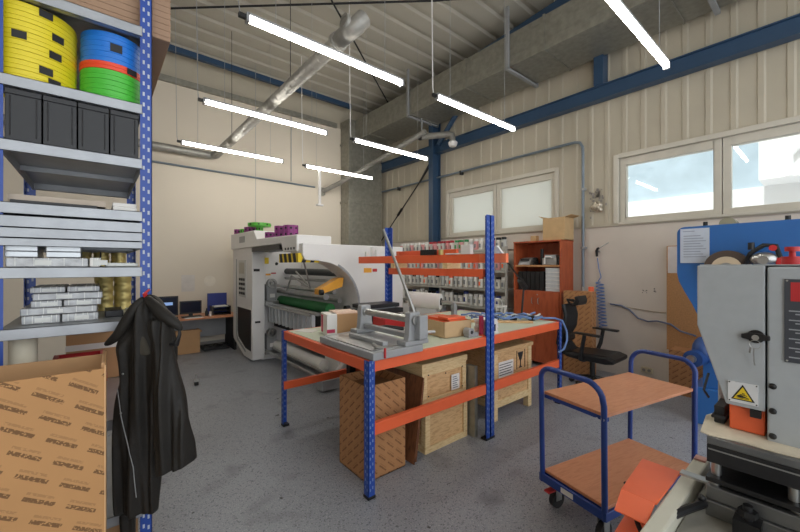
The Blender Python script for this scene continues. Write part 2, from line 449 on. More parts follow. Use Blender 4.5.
# ================================================================== CEILING FIXTURES AND DUCTS
# rectangular air duct along the right wall, with vertical drop in the corner
t = thing('air_duct', 'large rectangular galvanised air duct running under the roof along the right wall', 'air duct', (5.0, 3.5, 4.38))
mb = MB(); DX0, DX1, DZ0, DZ1 = 4.60, 5.36, 4.38, 4.85
y = YF + .3; segs = []
while y < 7.1:
    y2 = min(y + 1.35, 7.15); segs.append((y, y2)); y = y2
for a, b in segs:
    mb.box(DX0, DX1, a + .012, b - .012, DZ0, DZ1)
mb.build('duct_body', GALV, t, .004)
mb = MB()
for a, b in segs: mb.box(DX0 - .012, DX1 + .012, a - .014, a + .014, DZ0 - .012, DZ1 + .012)
mb.box(DX0 - .004, DX0, YF + .3, 7.1, 4.52, 4.53); mb.box(DX0 - .004, DX0, YF + .3, 7.1, 4.76, 4.77)
mb.build('seam_flange', GALV, t)
for yy in (.85, 3.05, 5.25):
    m2 = MB(); m2.box(DX0 - .035, DX0 - .005, yy - .025, yy + .025, DZ0 - .03, ZR); m2.box(DX1 + .015, DX1 + .04, yy - .025, yy + .025, DZ0 - .03, ZR)
    m2.box(DX0 - .035, DX1 + .04, yy - .025, yy + .025, DZ0 - .045, DZ0 - .015); m2.build('hanger', GREYP, t)
MB().box(4.42, 5.36, 7.12, 7.48, .05, 4.85).build('vertical_duct', GALV, t, .004)
for z0, z1 in ((2.93, 2.99), (4.3, 4.34)): MB().box(4.40, 5.38, 7.10, 7.49, z0, z1).build('duct_flange', GALV, t)

# round spiral tube
t = thing('ventilation_tube', 'round silver ventilation tube hanging under the roof, bent along the back wall', 'ventilation tube', (1.66, 4.5, 3.4))
ys_ = [2.78]; rs_ = [.066]
while ys_[-1] < 7.1:
    y = ys_[-1]; ys_ += [y + .113, y + .116, y + .127, y + .13]; rs_ += [.066, .069, .069, .066]
mb = MB(); mb.tube([(1.66, y, 3.5) for y in ys_], rs_, n=22); mb.build('spiral_tube', GALV_SH, t)
mb = MB(); mb.tube([(1.66, 7.2, 3.5), (1.64, 7.26, 3.5), (1.58, 7.3, 3.5), (1.3, 7.3, 3.5), (-2.3, 7.3, 3.5)], .066, n=18); mb.build('wall_tube', GALV_SH, t)
mb = MB(); mb.tube([(1.66, 2.80, 3.5), (1.66, 2.68, 3.5), (1.70, 2.62, 3.54), (1.76, 2.60, 3.62)], .074, n=18); mb.ring((1.66, 2.84, 3.5), 'y', .064, .084, .04, n=20)
mb.build('elbow', GALV_SH, t)
mb = MB(); mb.ring((1.60, 2.66, 3.56), 'x', .04, .066, .03, n=20); mb.cyl((1.60, 2.66, 3.56), (1.70, 2.66, 3.54), .055, n=18); mb.build('branch_collar', GALV_SH, t)
for yy in (3.9, 6.2): MB().tube([(1.66, yy, 3.56), (1.66, yy, ZR)], .004, n=6).build('hanger_wire', DARK, t)
# lower thin tube leaving the rectangular duct (right side, to the machine)
t = thing('branch_tube', 'thin silver tube sloping below the duct towards the back wall', 'ventilation tube', (4.2, 6.4, 3.4))
MB().tube([(4.75, 4.95, 4.02), (4.55, 5.9, 3.75), (4.1, 7.0, 3.3), (3.9, 7.38, 3.16)], .05, n=14).build('tube', GALV_SH, t)
MB().box(3.84, 3.96, 7.38, 7.49, 3.08, 3.24).build('wall_collar', GALV, t)

# fluorescent tubes
def lamp(x0, x1, y, z, label, drops, group='hanging tube lights'):
    x0 -= .03; x1 -= .03
    t = thing('tube_light', label, 'light', ((x0 + x1) / 2, y, z), 0, group)
    MB().box(x0 + .02, x1 - .02, y - .019, y + .019, z - .028, z + .012).build('diffuser', TUBE_M, t, .008)
    m2 = MB(); m2.box(x0 + .01, x1 - .01, y - .025, y + .025, z + .012, z + .03); m2.box(x0, x0 + .02, y - .025, y + .025, z - .038, z + .03); m2.box(x1 - .02, x1, y - .025, y + .025, z - .038, z + .03)
    m2.build('housing', GREYP, t)
    for q in (x0 + .22, x1 - .22): MB().tube([(q, y, z + .03), (q, y, ZR)], .0025, n=5).build('suspension_wire', GREYP, t)
    MB().tube([(x0, y, z), (x0 - .04, y, z + .01), (x0 - .05, y, z + .08), (x0 - .06, y, z + .8), (x0 - .07, y, ZR)], .006 if drops else .0035, n=6).build('power_cable', WHITE_M if drops else GREYP, t)
    MB().box(x0 - .05, x0, y - .015, y + .015, z - .015, z + .015).build('plug', BLACK, t)
    return t
H = 1.8
lamp(.86, 2.35, 2.74, 3.3, 'nearest of the three tube lights in the left row', 0)
lamp(.92, 2.43, 4.43, 3.3, 'middle glowing tube light of the left row, in front of the silver tube', 0)
lamp(.97, 2.50, 6.12, 3.3, 'farthest glowing tube light of the left row, by the back wall', 0)
lamp(2.80, 4.27, 2.72, 3.3, 'tube light of the right row hanging on a white cord under the duct', 1)
lamp(2.85, 4.32, 4.42, 3.3, 'middle tube light of the right row, ending at the blue column', 1)
lamp(2.92, 4.41, 6.14, 3.3, 'farthest tube light of the right row, with a white pipe hanging from it', 1)
lamp(2.56, 3.97, .97, 3.3, 'tube light at the top edge, above the right window', 1)
mb = MB(); mb.box(3.16, 3.20, 6.12, 6.16, 2.62, 3.26); mb.box(3.12, 3.24, 6.10, 6.18, 2.60, 2.63)
tag(mb.build('hanging_power_pole', WHITE_M, None, .004), 'short white pole hanging down under the farthest right tube light', 'pole')
# thin ceiling wires and loose white cord
for i, (x, y, z, lb) in enumerate(((2.28, 6.95, 2.35, 'thin cable hanging from the roof behind the white machine'),)):
    tag(MB().tube([(x, y, .2), (x, y, ZR)], .004, n=6).build('hanging_cable', GREYP), lb, 'cable')

# security camera by the column
t = thing('security_camera', 'small white dome camera on a bracket at the blue column', 'camera', (5.0, 4.7, 3.72))
MB().tube([(4.86, 5.16, 4.0), (5.02, 4.85, 3.98), (5.1, 4.7, 3.98), (5.13, 4.62, 3.95), (5.13, 4.6, 3.82)], .06, n=12).build('bracket', GALV_SH, t)
MB().lathe([(.0, -.05), (.06, -.045), (.085, 0), (.09, .03), (.05, .07), (.0, .075)], (5.13, 4.6, 3.77), 18).build('dome', WHITE_M, t)
MB().tube([(4.86, 5.16, 4.04), (4.86, 5.16, 4.365)], .012, n=8).build('drop_rod', GREYP, t)
MB().ball((4.84, 5.18, 4.0), .07).build('joint', BLACK, t)

# compressed-air pipe on the right wall
t = thing('air_pipe', 'grey-blue air pipe along the right wall that bends down behind the bookcase', 'pipe', (5.42, 3.5, 1.0))
PB = mat('blue_grey_pipe', (120, 132, 142), .45, .2, .06, 8)
P = [(5.42, 7.35, 3.31), (5.42, 2.46, 3.31), (5.42, 2.39, 3.29), (5.42, 2.35, 3.22), (5.42, 2.345, 3.1), (5.42, 2.345, 1.06)]
MB().tube(P, .02, n=10).build('pipe', PB, t)
for yy in (6.55, 4.65): MB().box(5.40, 5.476, yy - .02, yy + .02, 3.25, 3.33).build('pipe_clamp', DARK, t)
for zz in (2.6, 1.75): MB().box(5.40, 5.476 if zz > 2 else 5.4985, 2.32, 2.37, zz - .015, zz + .015).build('pipe_clamp', GREYP, t)
MB().tube([(5.42, 2.345, 1.2), (5.40, 2.34, 1.06), (5.38, 2.37, 1.04), (5.38, 2.34, 1.13)], .018, n=8).build('valve', STEEL, t)
t = thing('wall_conduit', 'thin dark conduit running level along the back wall', 'conduit', (.8, YB - .03, 3.2))
MB().tube([(XL, YB - .03, 3.30), (3.75, YB - .03, 3.245)], .018, n=8).build('conduit', PB, t)
tag(MB().tube([(3.2, YB - .02, 3.30), (3.2, YB - .02, 4.7)], .008, n=6).build('wall_cable', GREYP), 'thin vertical cable high on the back wall', 'cable')

# crumpled foil patch on wall sheet
t = thing('wall_outlet_stub', 'crumpled silver foil plug with grey stains on the ribbed wall left of the window', 'foil plug', (5.45, 2.18, 2.3))
mb = MB()
for i in range(16):
    a = random.random() * 6.28; r = random.random() * .07
    mb.ball((5.44 + random.uniform(-.02, .01), 2.17 + r * math.cos(a), 2.32 + r * math.sin(a) * .8), .03 + .02 * random.random(), n=7, k=5)
mb.build('foil_ball', FOIL, t)
mb = MB()
for i in range(34):
    a, b = random.gauss(2.17, .05), random.gauss(2.46, .11); q = random.uniform(.006, .016)
    mb.box(5.477, 5.482, a - q, a + q, b - q, b + q * 1.6)
mb.build('stain', PUTTY, t)['kind'] = 'stuff'

# ================================================================== LEFT RACK
def slotted_post(mb, x0, y0, dx, dy, z0, z1, slots=True, t_=.003, w=.047, every=.05, faces='both'):
    # L profile with its corner at x0,y0 and its flanges along +-x and +-y
    mb.m(0).box(x0, x0 + dx * w, y0, y0 + dy * t_, z0, z1).box(x0, x0 + dx * t_, y0, y0 + dy * w, z0, z1)
    if slots:  # proud pads, coloured as light showing through the holes
        z = z0 + .04
        while z < z1 - .03:
            for q in (.014, .033):
                sh = .012 if q > .02 else 0
                mb.m(1).box(x0 + dx * (q - .004), x0 + dx * (q + .004), y0 - dy * .0012, y0 + dy * (t_ + .0012), z + sh, z + sh + .018)
                mb.box(x0 - dx * .0012, x0 + dx * (t_ + .0012), y0 + dy * (q - .004), y0 + dy * (q + .004), z + sh, z + sh + .018)
            z += every
    mb.m(0)
RX0, RX1, RY0, RY1 = -.331, .203, 2.10, 3.10
rack = thing('storage_rack', 'tall blue storage rack with zinc shelves at the left edge', 'shelving rack', ((RX0 + RX1) / 2, 2.6, 0))
for (x, y, dx, dy) in ((RX0, RY0, 1, 1), (RX1, RY0, -1, 1), (RX0, RY1, 1, -1), (RX1, RY1, -1, -1)):
    mb = MB(); slotted_post(mb, x, y, dx, dy, 0, 3.2); mb.build('post', [BLUE_RK, SLOT], rack)
def shelf(z_top, th=.045, y0=RY0 - .006, x0=RX0 + .036, x1=RX1 - .04, y1=RY1 - .004):
    mb = MB(); zt = z_top - .001
    mb.box(x0, x1, y0, y1, zt - .004, zt)
    mb.box(x0, x1, y0, y0 + .003, zt - th, zt); mb.box(x0, x1, y1 - .003, y1, zt - th, zt)
    mb.box(x0, x0 + .003, y0, y1, zt - th, zt); mb.box(x1 - .003, x1, y0, y1, zt - th, zt)
    mb.box(x0, x1, y0, y0 + .03, zt - th, zt - th + .003); mb.box(x0, x1, y1 - .03, y1, zt - th, zt - th + .003)
    mb.box(x0, x1, y0 + .48, y0 + .50, zt - .03, zt - .004)
    return mb.build('shelf', SHELF_M, rack, .0015)
Z_TOP, Z2, Z3, Z4, Z6, Z7, Z8, Z9 = 2.625, 2.258, 2.000, 1.752, 1.492, 1.246, .80, .36
for z in (Z_TOP, Z2, Z3, Z4, Z6, Z7, Z8, Z9): shelf(z)
for z, hh in ((1.70, .046), (1.652, .04), (1.61, .032)): shelf(z, hh)
# box on the top shelf
t = thing('cardboard_box', 'large brown corrugated box on the very top of the left rack', 'box', (0, 2.5, Z_TOP))
mb = MB().box(-.45, .285, 2.152, 2.98, Z_TOP, 3.35); mb.build('box_body', KRAFT_C, t, .004)
mb = MB()
for k in range(24): mb.box(-.45, .286, 2.149, 2.153, Z_TOP + .02 + k * .03, Z_TOP + .026 + k * .03)
mb.build('corrugation', KRAFT_C, t)
# reels
def reel(name, x, y, z, r, hh, m, label, cat, group, tags):
    t = thing(name, label, cat, (x, y, z), 0, group)
    mb = MB().ring((x, y, z), 'z', r * .42, r, hh, n=48); mb.ring((x, y, z + hh * .46), 'z', r * .98, r * 1.012, hh * .08, n=48); mb.build('rim', m, t, .0015)
    for a in tags:
        d = Vector((math.cos(a), math.sin(a), 0)); p = Vector((x, y, z + hh * .12)) + d * (r + .001); q = Vector((-d.y, d.x, 0))
        u = .022
        pts = [p - q * u, p + q * u, p + q * u + Vector((0, 0, hh * .8)), p - q * u + Vector((0, 0, hh * .8))]
        MB().add(pts + [v + d * .002 for v in pts], [(3, 2, 1, 0), (4, 5, 6, 7), (0, 1, 5, 4), (1, 2, 6, 5), (2, 3, 7, 6), (3, 0, 4, 7)]).build('label', INK, t)
    return t
ORDN = ['lowest', 'second', 'third', 'fourth', 'fifth', 'sixth', 'seventh', 'topmost']
for i in range(8):
    reel('tape_reel', -.23, 2.28, Z2 + i * .0397, .158, .0385, YEL, '%s yellow reel in the stack on the left rack' % ORDN[i], 'reel', 'yellow reels', [-1.25 + [.28, .1, .05, .3, -.4, .36, .25, .1][i]] if i not in (2, 6) else [])
zz = Z2
for i in range(3):
    reel('tape_reel', .06, 2.255, zz, .122, .0465, GRN, '%s green reel in the right stack on the left rack' % ('lowest', 'middle', 'topmost')[i], 'reel', 'green reels', []); zz += .047
reel('tape_reel', .06, 2.255, zz, .124, .034, ORD, 'thin orange-red reel between green and blue reels', 'reel', None, [-1.0]); zz += .0345
for i in range(3):
    reel('tape_reel', .06, 2.255, zz, .12, .0455, BLU, '%s blue reel in the right stack on the left rack' % ('lowest', 'middle', 'topmost')[i], 'reel', 'blue reels', [-1.5] if i == 1 else []); zz += .046
tag(MB().ring((-.02, 2.75, Z2), 'z', .06, .14, .12, n=30).build('tape_reel', mat('brown_reel', (150, 96, 60), .6)), 'brown reel at the back of the reel shelf', 'reel')
# black bins
BIN = mat('black_bin_plastic', (34, 35, 38), .45, 0, .1, 10)
for i in range(4):
    x0 = -.282 + i * .1095
    t = thing('storage_bin', '%s of the four black bins on the left rack' % ('leftmost', 'second from left', 'third from left', 'rightmost')[i], 'bin', (x0 + .052, 2.32, Z3 + .001), 0, 'black bins')
    Z3_ = Z3; Z3 += .0015
    mb = MB(); mb.box(x0, x0 + .104, 2.115, 2.13, Z3, Z3 + .205); mb.box(x0, x0 + .104, 2.5, 2.51, Z3, Z3 + .205)
    mb.box(x0, x0 + .006, 2.13, 2.5, Z3, Z3 + .205); mb.box(x0 + .098, x0 + .104, 2.13, 2.5, Z3, Z3 + .205); mb.box(x0, x0 + .104, 2.115, 2.51, Z3, Z3 + .006)
    mb.build('bin_body', BIN, t, .0015)
    mb = MB().box(x0 - .001, x0 + .105, 2.109, 2.118, Z3 + .185, Z3 + .207); mb.box(x0 + .012, x0 + .016, 2.111, 2.118, Z3 + .02, Z3 + .18); mb.box(x0 + .088, x0 + .092, 2.111, 2.118, Z3 + .02, Z3 + .18); mb.build('front_rim', BIN, t, .002); Z3 = Z3_
# flat boards on the fourth shelf
tag(MB().box(-.27, .0, 2.13, 2.9, Z4, Z4 + .014).build('flat_sheet', BLACK), 'black flat sheet on the left rack under a pale board', 'sheet')
tag(MB().box(-.28, .03, 2.16, 2.95, Z4 + .015, Z4 + .04).build('flat_board', mat('pale_board', (190, 176, 160), .6)), 'pale flat board on the left rack above the black sheet', 'board')
for i in range(2):
    tag(MB().box(.055, .145, 2.12 + .01 * i, 2.5, Z4 + i * .0185, Z4 + .018 + i * .0185).build('paper_pack', PAPER, None, .003), '%s thin white pack at the right end of the board shelf' % ('lower', 'upper')[i], 'pack', 'white packs')
# sixth shelf: flat silver boxes and wrapped bundles
def wrapped(x0, x1, y0, y1, z0, z1, label, group='wrapped grey bundles', m=WRAP, name='wrapped_bundle', cat='bundle'):
    t = thing(name, label, cat, ((x0 + x1) / 2, (y0 + y1) / 2, z0), 0, group)
    MB().box(x0, x1, y0, y1, z0, z1).build('bundle', m, t, .004)
    mb = MB(); n = 5
    for i in range(n):
        xx = x0 + (x1 - x0) * (i + .5) / n + random.uniform(-.008, .008); mb.box(xx, xx + .003, y0 - .0015, y1, z0 + .004, z1 + .0006)
    mb.box((x0 * 2 + x1) / 3, (x0 * 2 + x1) / 3 + .05, y0 - .002, y0, z0 + .2 * (z1 - z0), z0 + .75 * (z1 - z0))
    mb.build('film_crease', CLEARP, t)
    return t
wrapped(-.28, -.03, 2.11, 2.40, Z6, Z6 + .038, 'long grey wrapped bundle at the front of the middle shelf')
wrapped(-.025, .01, 2.11, 2.30, Z6, Z6 + .040, 'small white packet at the end of the long grey bundle', None, PAPER, 'paper_packet', 'packet')
wrapped(.03, .15, 2.13, 2.4, Z6, Z6 + .018, 'flat clear bag lying at the right of the middle shelf', None, CLEARP, 'plastic_bag', 'bag')
for i, (a, b) in enumerate(((-.285, -.19), (-.165, -.055))):
    for k in range(2):
        tag(MB().box(a, b, 2.13, 2.36, Z6 + .041 + k * .0245, Z6 + .064 + k * .0245).build('flat_box', ALU, None, .002), '%s silver flat box of the %s pile on the middle shelf' % (('lower', 'upper')[k], ('left', 'right')[i]), 'box', 'silver flat boxes')
def foil_roll(x, y, z, r, hh, label):
    t = thing('foil_roll', label, 'roll', (x, y, z), 0, 'gold foil rolls')
    mb = MB(); prof = []
    n = 7
    for k in range(n): prof += [(r * (1 - .05 * (k % 2)), hh * k / n), (r * (1 - .05 * (k % 2)), hh * (k + .9) / n)]
    mb.lathe(prof, (x, y, z), 22); mb.build('foil', GOLD, t)
    MB().ring((x, y, z + hh - .004), 'z', r * .3, r * .45, .006, n=18).build('core', KRAFT, t)
for i, (x, r) in enumerate(((-.06, .037), (.02, .037), (.10, .037))): foil_roll(x, 2.78, Z6, r, .082, '%s gold foil roll standing at the back of the middle shelf' % ('left', 'middle', 'right')[i])
tag(MB().box(.012, .017, 2.42, 2.65, Z6, Z6 + .075).build('divider_plate', DARK), 'thin dark plate standing before the gold rolls', 'plate')
# seventh shelf
zz = Z7
lay = [(-.245, -.125, .036), (-.12, .005, .036), (-.25, .0, .03), (-.22, -.12, .028), (-.115, .015, .028), (-.215, .02, .03), (-.225, -.11, .026), (-.105, .01, .026)]
rows = [[0, 1], [2], [3, 4], [5], [6, 7]]
for ri, row in enumerate(rows):
    hh = lay[row[0]][2]
    for k in row:
        side = '' if len(row) == 1 else (' left', ' right')[row.index(k)]
        wrapped(lay[k][0], lay[k][1], 2.19 + .012 * ri, 2.55, zz, zz + hh, 'grey wrapped bundle%s in layer %s of the pile over the open box' % (side, ('one', 'two', 'three', 'four', 'five')[ri]))
    zz += hh + .0014
for i, (x, y) in enumerate(((.03, 2.62), (.115, 2.66))): foil_roll(x, y, Z7, .042, .19, '%s tall gold foil roll on the shelf beside the wrapped bundles' % ('left', 'right')[i])
tag(MB().box(.03, .10, 2.26, 2.45, Z7, Z7 + .032).build('black_case', BLACK, None, .004), 'small black case in front of the gold rolls', 'case')
tag(MB().box(.11, .18, 2.16, 2.3, Z7, Z7 + .038).build('silver_box', ALU, None, .002), 'small silver box at the right of the shelf by the jacket', 'box')
tag(MB().box(-.10, -.02, 2.62, 2.95, Z7, Z7 + .02).build('flat_tray', BLACK), 'black tray behind the wrapped bundles', 'tray')
# lower shelves
t = thing('cardboard_box', 'brown box with a pale band at the back of the low rack shelf', 'box', (0, 2.97, Z8))
MB().box(-.14, .14, 2.88, 3.04, Z8, Z8 + .29).build('box_body', KRAFT, t, .004); MB().box(-.142, .142, 2.876, 2.88, Z8 + .19, Z8 + .225).build('pale_band', PAPER, t)
t = thing('plastic_crate', 'red plastic crate low in the left rack behind the open box', 'crate', (0, 2.5, Z8))
zc = Z8 + .185
mb = MB(); mb.box(-.18, .03, 2.2, 2.85, Z8, Z8 + .02); mb.box(-.18, .03, 2.2, 2.215, Z8 + .02, zc); mb.box(-.18, .03, 2.835, 2.85, Z8 + .02, zc); mb.box(-.18, -.165, 2.215, 2.835, Z8 + .02, zc); mb.box(.015, .03, 2.215, 2.835, Z8 + .02, zc); mb.build('crate_body', RED, t, .004)
mb = MB().box(-.187, .037, 2.193, 2.2, zc - .03, zc); mb.box(-.187, -.18, 2.2, 2.85, zc - .03, zc); mb.box(.03, .037, 2.2, 2.85, zc - .03, zc); mb.build('crate_rim', RED, t)
tag(MB().cyl((-.242, 2.22, Z8), (-.242, 2.22, 1.19), .045, n=24).build('foam_roll', mat('cream_foam', (226, 218, 196), .8)), 'cream roll standing upright in the left rack behind the open box', 'roll')
tag(MB().box(.03, .15, 2.13, 2.6, 0, .30).build('cardboard_box', KRAFT, None, .004), 'brown box on the floor under the rack, just below the jacket', 'box')
# open printed cardboard box in the foreground
t = thing('open_cardboard_box', 'big open cardboard box with slanted print in the lower left corner', 'box', (-.25, 1.8, 0))
MZ = RotZ(math.radians(-1.5), (.02, 1.68, 0)); BT = 1.13
mb = MB(); mb.box(-.62, .02, 1.675, 1.683, 0, BT, MZ); mb.build('front_panel', KRAFT_P, t)
mb = MB(); mb.box(-.62, .02, 1.93, 1.938, 0, BT + .003, MZ); mb.box(.012, .02, 1.683, 1.93, 0, BT + .02, MZ); mb.box(-.62, -.612, 1.683, 1.93, 0, BT, MZ); mb.box(-.62, .02, 1.675, 1.938, 0, .01, MZ); mb.build('inner_panel', KRAFT, t)
mb = MB(); mb.box(.02, .024, 1.672, 1.94, 0, BT + .012, MZ); mb.build('edge_panel', mat('pale_board_edge', (214, 172, 124), .8), t)
mb = MB(); a = arc((0, 0), .014, 0, 180, 8); mb.tube([(-.27 + .03 * math.cos(math.radians(q)), 1.677, .80 - .012 * math.sin(math.radians(q))) for q in range(0, 181, 20)], .004, n=6); mb.build('hand_hole', CLEARP, t)

# jacket hanging from the rack post (local x = across the view, local y = away)
def jacket():
    CY, SY = math.cos(YAW), math.sin(YAW); T = 1.6
    org = Vector((SY * T - .689 * CY * T, CY * T + .689 * SY * T, 1.5 - (296 - 265) / 363 * T))
    t = thing('jacket', 'black work jacket hanging from a hook on the blue rack post', 'jacket', org, -YAW)
    W = world_of(t); k = T / 363
    def sheet(rows, name, m, d0, folds, parent=t, cols=26, thick=.045, ph=0.0, slant=0):
        mb = MB(); vs = []; N = cols
        for (v, ul, ur) in rows:
            for j in range(2 * N):
                s = j / N * PI; # 0..2pi around
                c = math.cos(s); sn = math.sin(s)
                uc, hw = (ul + ur) / 2, (ur - ul) / 2
                x = (uc + hw * c * -1 - 150) * k
                f = folds * math.sin((uc - hw * c) * .33 + ph + v * .012) + folds * .6 * math.sin((uc - hw * c) * .71 + ph * 2 - v * .02)
                th = min(thick, hw * k * .8)
                y = d0 - sn * th + (f * (abs(sn) ** .5) * -1 if sn > 0 else -f * abs(sn) ** .5)
                vv_ = v + slant * max(0, (v - rows[0][0]) / (rows[-1][0] - rows[0][0])) ** 4 * (-c)
                vs.append(W @ Vector((x, y, -(vv_ - 296) * k)))
        R = len(rows); M2 = 2 * N
        fs = [(i * M2 + j, i * M2 + (j + 1) % M2, (i + 1) * M2 + (j + 1) % M2, (i + 1) * M2 + j) for i in range(R - 1) for j in range(M2)]
        fs += [tuple(range(M2)), tuple(range((R - 1) * M2, R * M2))[::-1]]
        mb.add(vs, fs, True)
        return mb.build(name, m, parent, sub=1)
    def interp(rows, step=6):
        out = []
        for a, b in zip(rows, rows[1:]):
            n = max(1, int((b[0] - a[0]) / step))
            for i in range(n):
                q = i / n; out.append(tuple(a[z] + (b[z] - a[z]) * q for z in range(3)))
        out.append(rows[-1]); return out
    body = sheet(interp([(294, 147, 153), (300, 142, 160), (310, 137, 168), (324, 130, 172), (336, 122, 174), (346, 115, 176), (360, 119, 176), (380, 122, 172), (400, 117, 168), (430, 113, 164), (470, 114, 162), (495, 115, 160), (509, 116, 159), (511, 117, 158)]), 'body', FABRIC, .0, .017)
    sheet(interp([(316, 158, 176), (330, 158, 179), (345, 162, 180), (365, 162, 184), (390, 160, 190), (415, 160, 196), (440, 162, 200), (458, 165, 201), (460, 166, 201), (461, 166, 200)]), 'sleeve', FABRIC, -.05, .015, thick=.05, ph=1.7, slant=-6)
    # far sleeve, hidden behind the body with its cuff showing at lower left
    sheet(interp([(380, 116, 135), (430, 112, 132), (480, 114, 130), (532, 116, 129), (552, 117, 129)]), 'back_sleeve', FABRIC, .03, .006, thick=.03, ph=.6)
    # lighter lining cloth at the shoulder
    sheet(interp([(312, 143, 146), (322, 141, 148), (338, 141, 152), (350, 142, 156), (354, 146, 155)]), 'shoulder_panel', FAB_L, -.032, .004, thick=.018, ph=.3)
    mb = MB()
    def pt(u, v, d): return W @ Vector(((u - 150) * k, d, -(v - 296) * k))
    mb.tube([pt(149, 296, -.02), pt(159, 303, -.045), pt(169, 311, -.055), pt(178, 318, -.055), pt(187, 325, -.05), pt(188, 329, -.05)], [.014, .026, .030, .028, .018, .006], n=10)
    mb.tube([pt(149, 296, -.02), pt(141, 306, -.04), pt(134, 320, -.045), pt(126, 334, -.045), pt(116, 341, -.04), pt(112, 343, -.04)], [.014, .022, .024, .022, .016, .006], n=10)
    mb.build('hood', FABRIC, t, sub=1)
    mb = MB(); mb.tube([pt(186, 325, -.05), pt(188, 332, -.06), pt(185, 341, -.06), pt(177, 341, -.06)], [.005, .007, .012, .006], n=8); mb.build('strap', BLACK, t, sub=0)
    for a, b in ((133, 370), (131, 408)): MB().ball(pt(a, b, -.058), .004).build('snap_button', STEEL, t)
    MB().tube([pt(127, 385, -.054), pt(130, 398, -.060), pt(132, 410, -.063), pt(135, 422, -.064), pt(138, 435, -.063), pt(140, 447, -.060), pt(143, 460, -.058), pt(144, 475, -.056), pt(145, 490, -.052)], .0018, n=6).build('zip', GREYP, t)
    mb = MB().tube([pt(146, 290, .02), pt(147, 294, -.02), pt(150, 297, -.03), pt(152, 293, -.035)], .005, n=8); mb.build('hook', RED, t)
jacket()

# ================================================================== DESK AT THE BACK WALL
DZ = .62
t = thing('desk', 'brown wooden desk against the back wall left of the white machine', 'desk', (1.0, 7.1, 0))
MB().box(.3, 1.95, 6.775, 7.46, DZ - .03, DZ - .001).build('desktop', BEECH, t, .004)
MB().box(1.86, 1.90, 6.8, 7.4, 0, DZ - .03).build('leg', DARK, t); MB().box(.36, .40, 6.8, 7.4, 0, DZ - .03).build('leg', DARK, t)
MB().box(.4, 1.86, 7.36, 7.38, .2, DZ - .03).build('modesty_panel', GREYP, t)
def screen(name, x0, x1, y, z0, z1, label, cat, lit=None):
    t = thing(name, label, cat, ((x0 + x1) / 2, y, DZ))
    MB().box(x0, x1, y, y + .025, z0, z1).build('screen_frame', BLACK, t, .004)
    MB().box(x0 + .02, x1 - .02, y - .002, y, z0 + .03, z1 - .02).build('display', mat('dark_display', (28, 34, 52), .15, 0, .05, 3), t)
    if lit: MB().box(*lit).build('bright_window', SCREEN, t)
    MB().box(x0 + .02, x1 - .02, y - .11, y + .01, DZ, DZ + .02).build('base', BLACK, t, .004)
    mb = MB().box((x0 + x1) / 2 - .03, (x0 + x1) / 2 + .03, y + .004, y + .02, DZ + .01, z0 + .02); mb.build('hinge', BLACK, t)
screen('laptop', .66, 1.05, 7.08, DZ + .03, DZ + .36, 'laptop with a bluish lit window on the back desk', 'laptop', (.80, .97, 7.074, 7.078, DZ + .21, DZ + .26))
screen('monitor', 1.06, 1.39, 7.02, DZ + .05, DZ + .27, 'small black monitor beside the laptop on the back desk', 'monitor')
t = thing('document_tray', 'blue and black document tray at the right end of the back desk', 'tray', (1.68, 7.1, DZ))
MB().box(1.52, 1.84, 7.2, 7.23, DZ, DZ + .37).build('blue_folder', mat('navy_folder', (44, 56, 130), .5), t)
mb = MB()
for k in range(3): mb.box(1.56, 1.84, 6.95, 7.19, DZ + .01 + .06 * k, DZ + .02 + .06 * k)
mb.box(1.555, 1.565, 6.95, 7.19, DZ, DZ + .15); mb.box(1.835, 1.845, 6.95, 7.19, DZ, DZ + .15); mb.build('letter_tray', BLACK, t)
MB().box(1.58, 1.8, 6.96, 7.15, DZ + .141, DZ + .155).build('paper_stack', PAPER, t)
t = thing('small_bottle', 'white and dark small bottle on the back desk', 'bottle', (1.46, 6.98, DZ))
MB().lathe([(.0, 0), (.025, 0), (.027, .07), (.012, .1), (.012, .13), (0, .13)], (1.46, 6.98, DZ), 14).build('bottle_body', BLACK, t)
MB().cyl((1.5, 6.9, DZ), (1.5, 6.9, DZ + .08), .018).build('cup', PAPER, t)
tag(MB().box(1.1, 1.38, 6.79, 6.88, DZ, DZ + .006, RotZ(.03, (1.2, 6.85, 0))).build('paper_sheet', PAPER), 'loose white papers at the desk edge before the monitor', 'paper')
tag(MB().box(1.16, 1.37, YB - .004, YB, 1.02, 1.32).build('wall_notice', mat('faint_notice', (206, 200, 194), .7)), 'faint sheet of paper taped to the back wall over the monitor', 'notice')
tag(MB().lathe([(.0, 0), (.1, 0), (.1, -.006), (.0, -.008)], (1.62, YB - .0005, 1.2), 20, 'y').build('wall_reflection', mat('pale_reflection', (224, 216, 202), .6)), 'round pale painted reflection on the back wall above the desk', 'reflection')  # pale disc stands in for a faint round reflection on the plaster
t = thing('cardboard_box', 'brown open box on the floor under the back desk', 'box', (1.2, 7.1, 0))
mb = MB(); mb.box(1.0, 1.36, 6.99, 7.3, 0, .36); mb.build('box_body', KRAFT, t, .004)
mb = MB(); mb.box(1.0, 1.36, 6.985, 6.99, .33, .40); mb.box(1.36, 1.39, 7.0, 7.3, .35, .37); mb.build('flap', KRAFT, t)
t = thing('floor_tray', 'dark tray with cables on the floor under the desk', 'tray', (1.6, 7.2, 0))
mb = MB().box(1.42, 1.84, 7.0, 7.33, 0, .06); mb.build('tray_body', BLACK, t, .01)
MB().tube([(1.45 + .03 * i, 7.1 + .06 * math.sin(i * 1.3), .07 + .01 * math.cos(i)) for i in range(13)], .012, n=6).build('cable', DARK, t)
t = thing('caster', 'small chrome caster of a hidden stool by the jacket', 'caster', (.95, 5.1, 0))
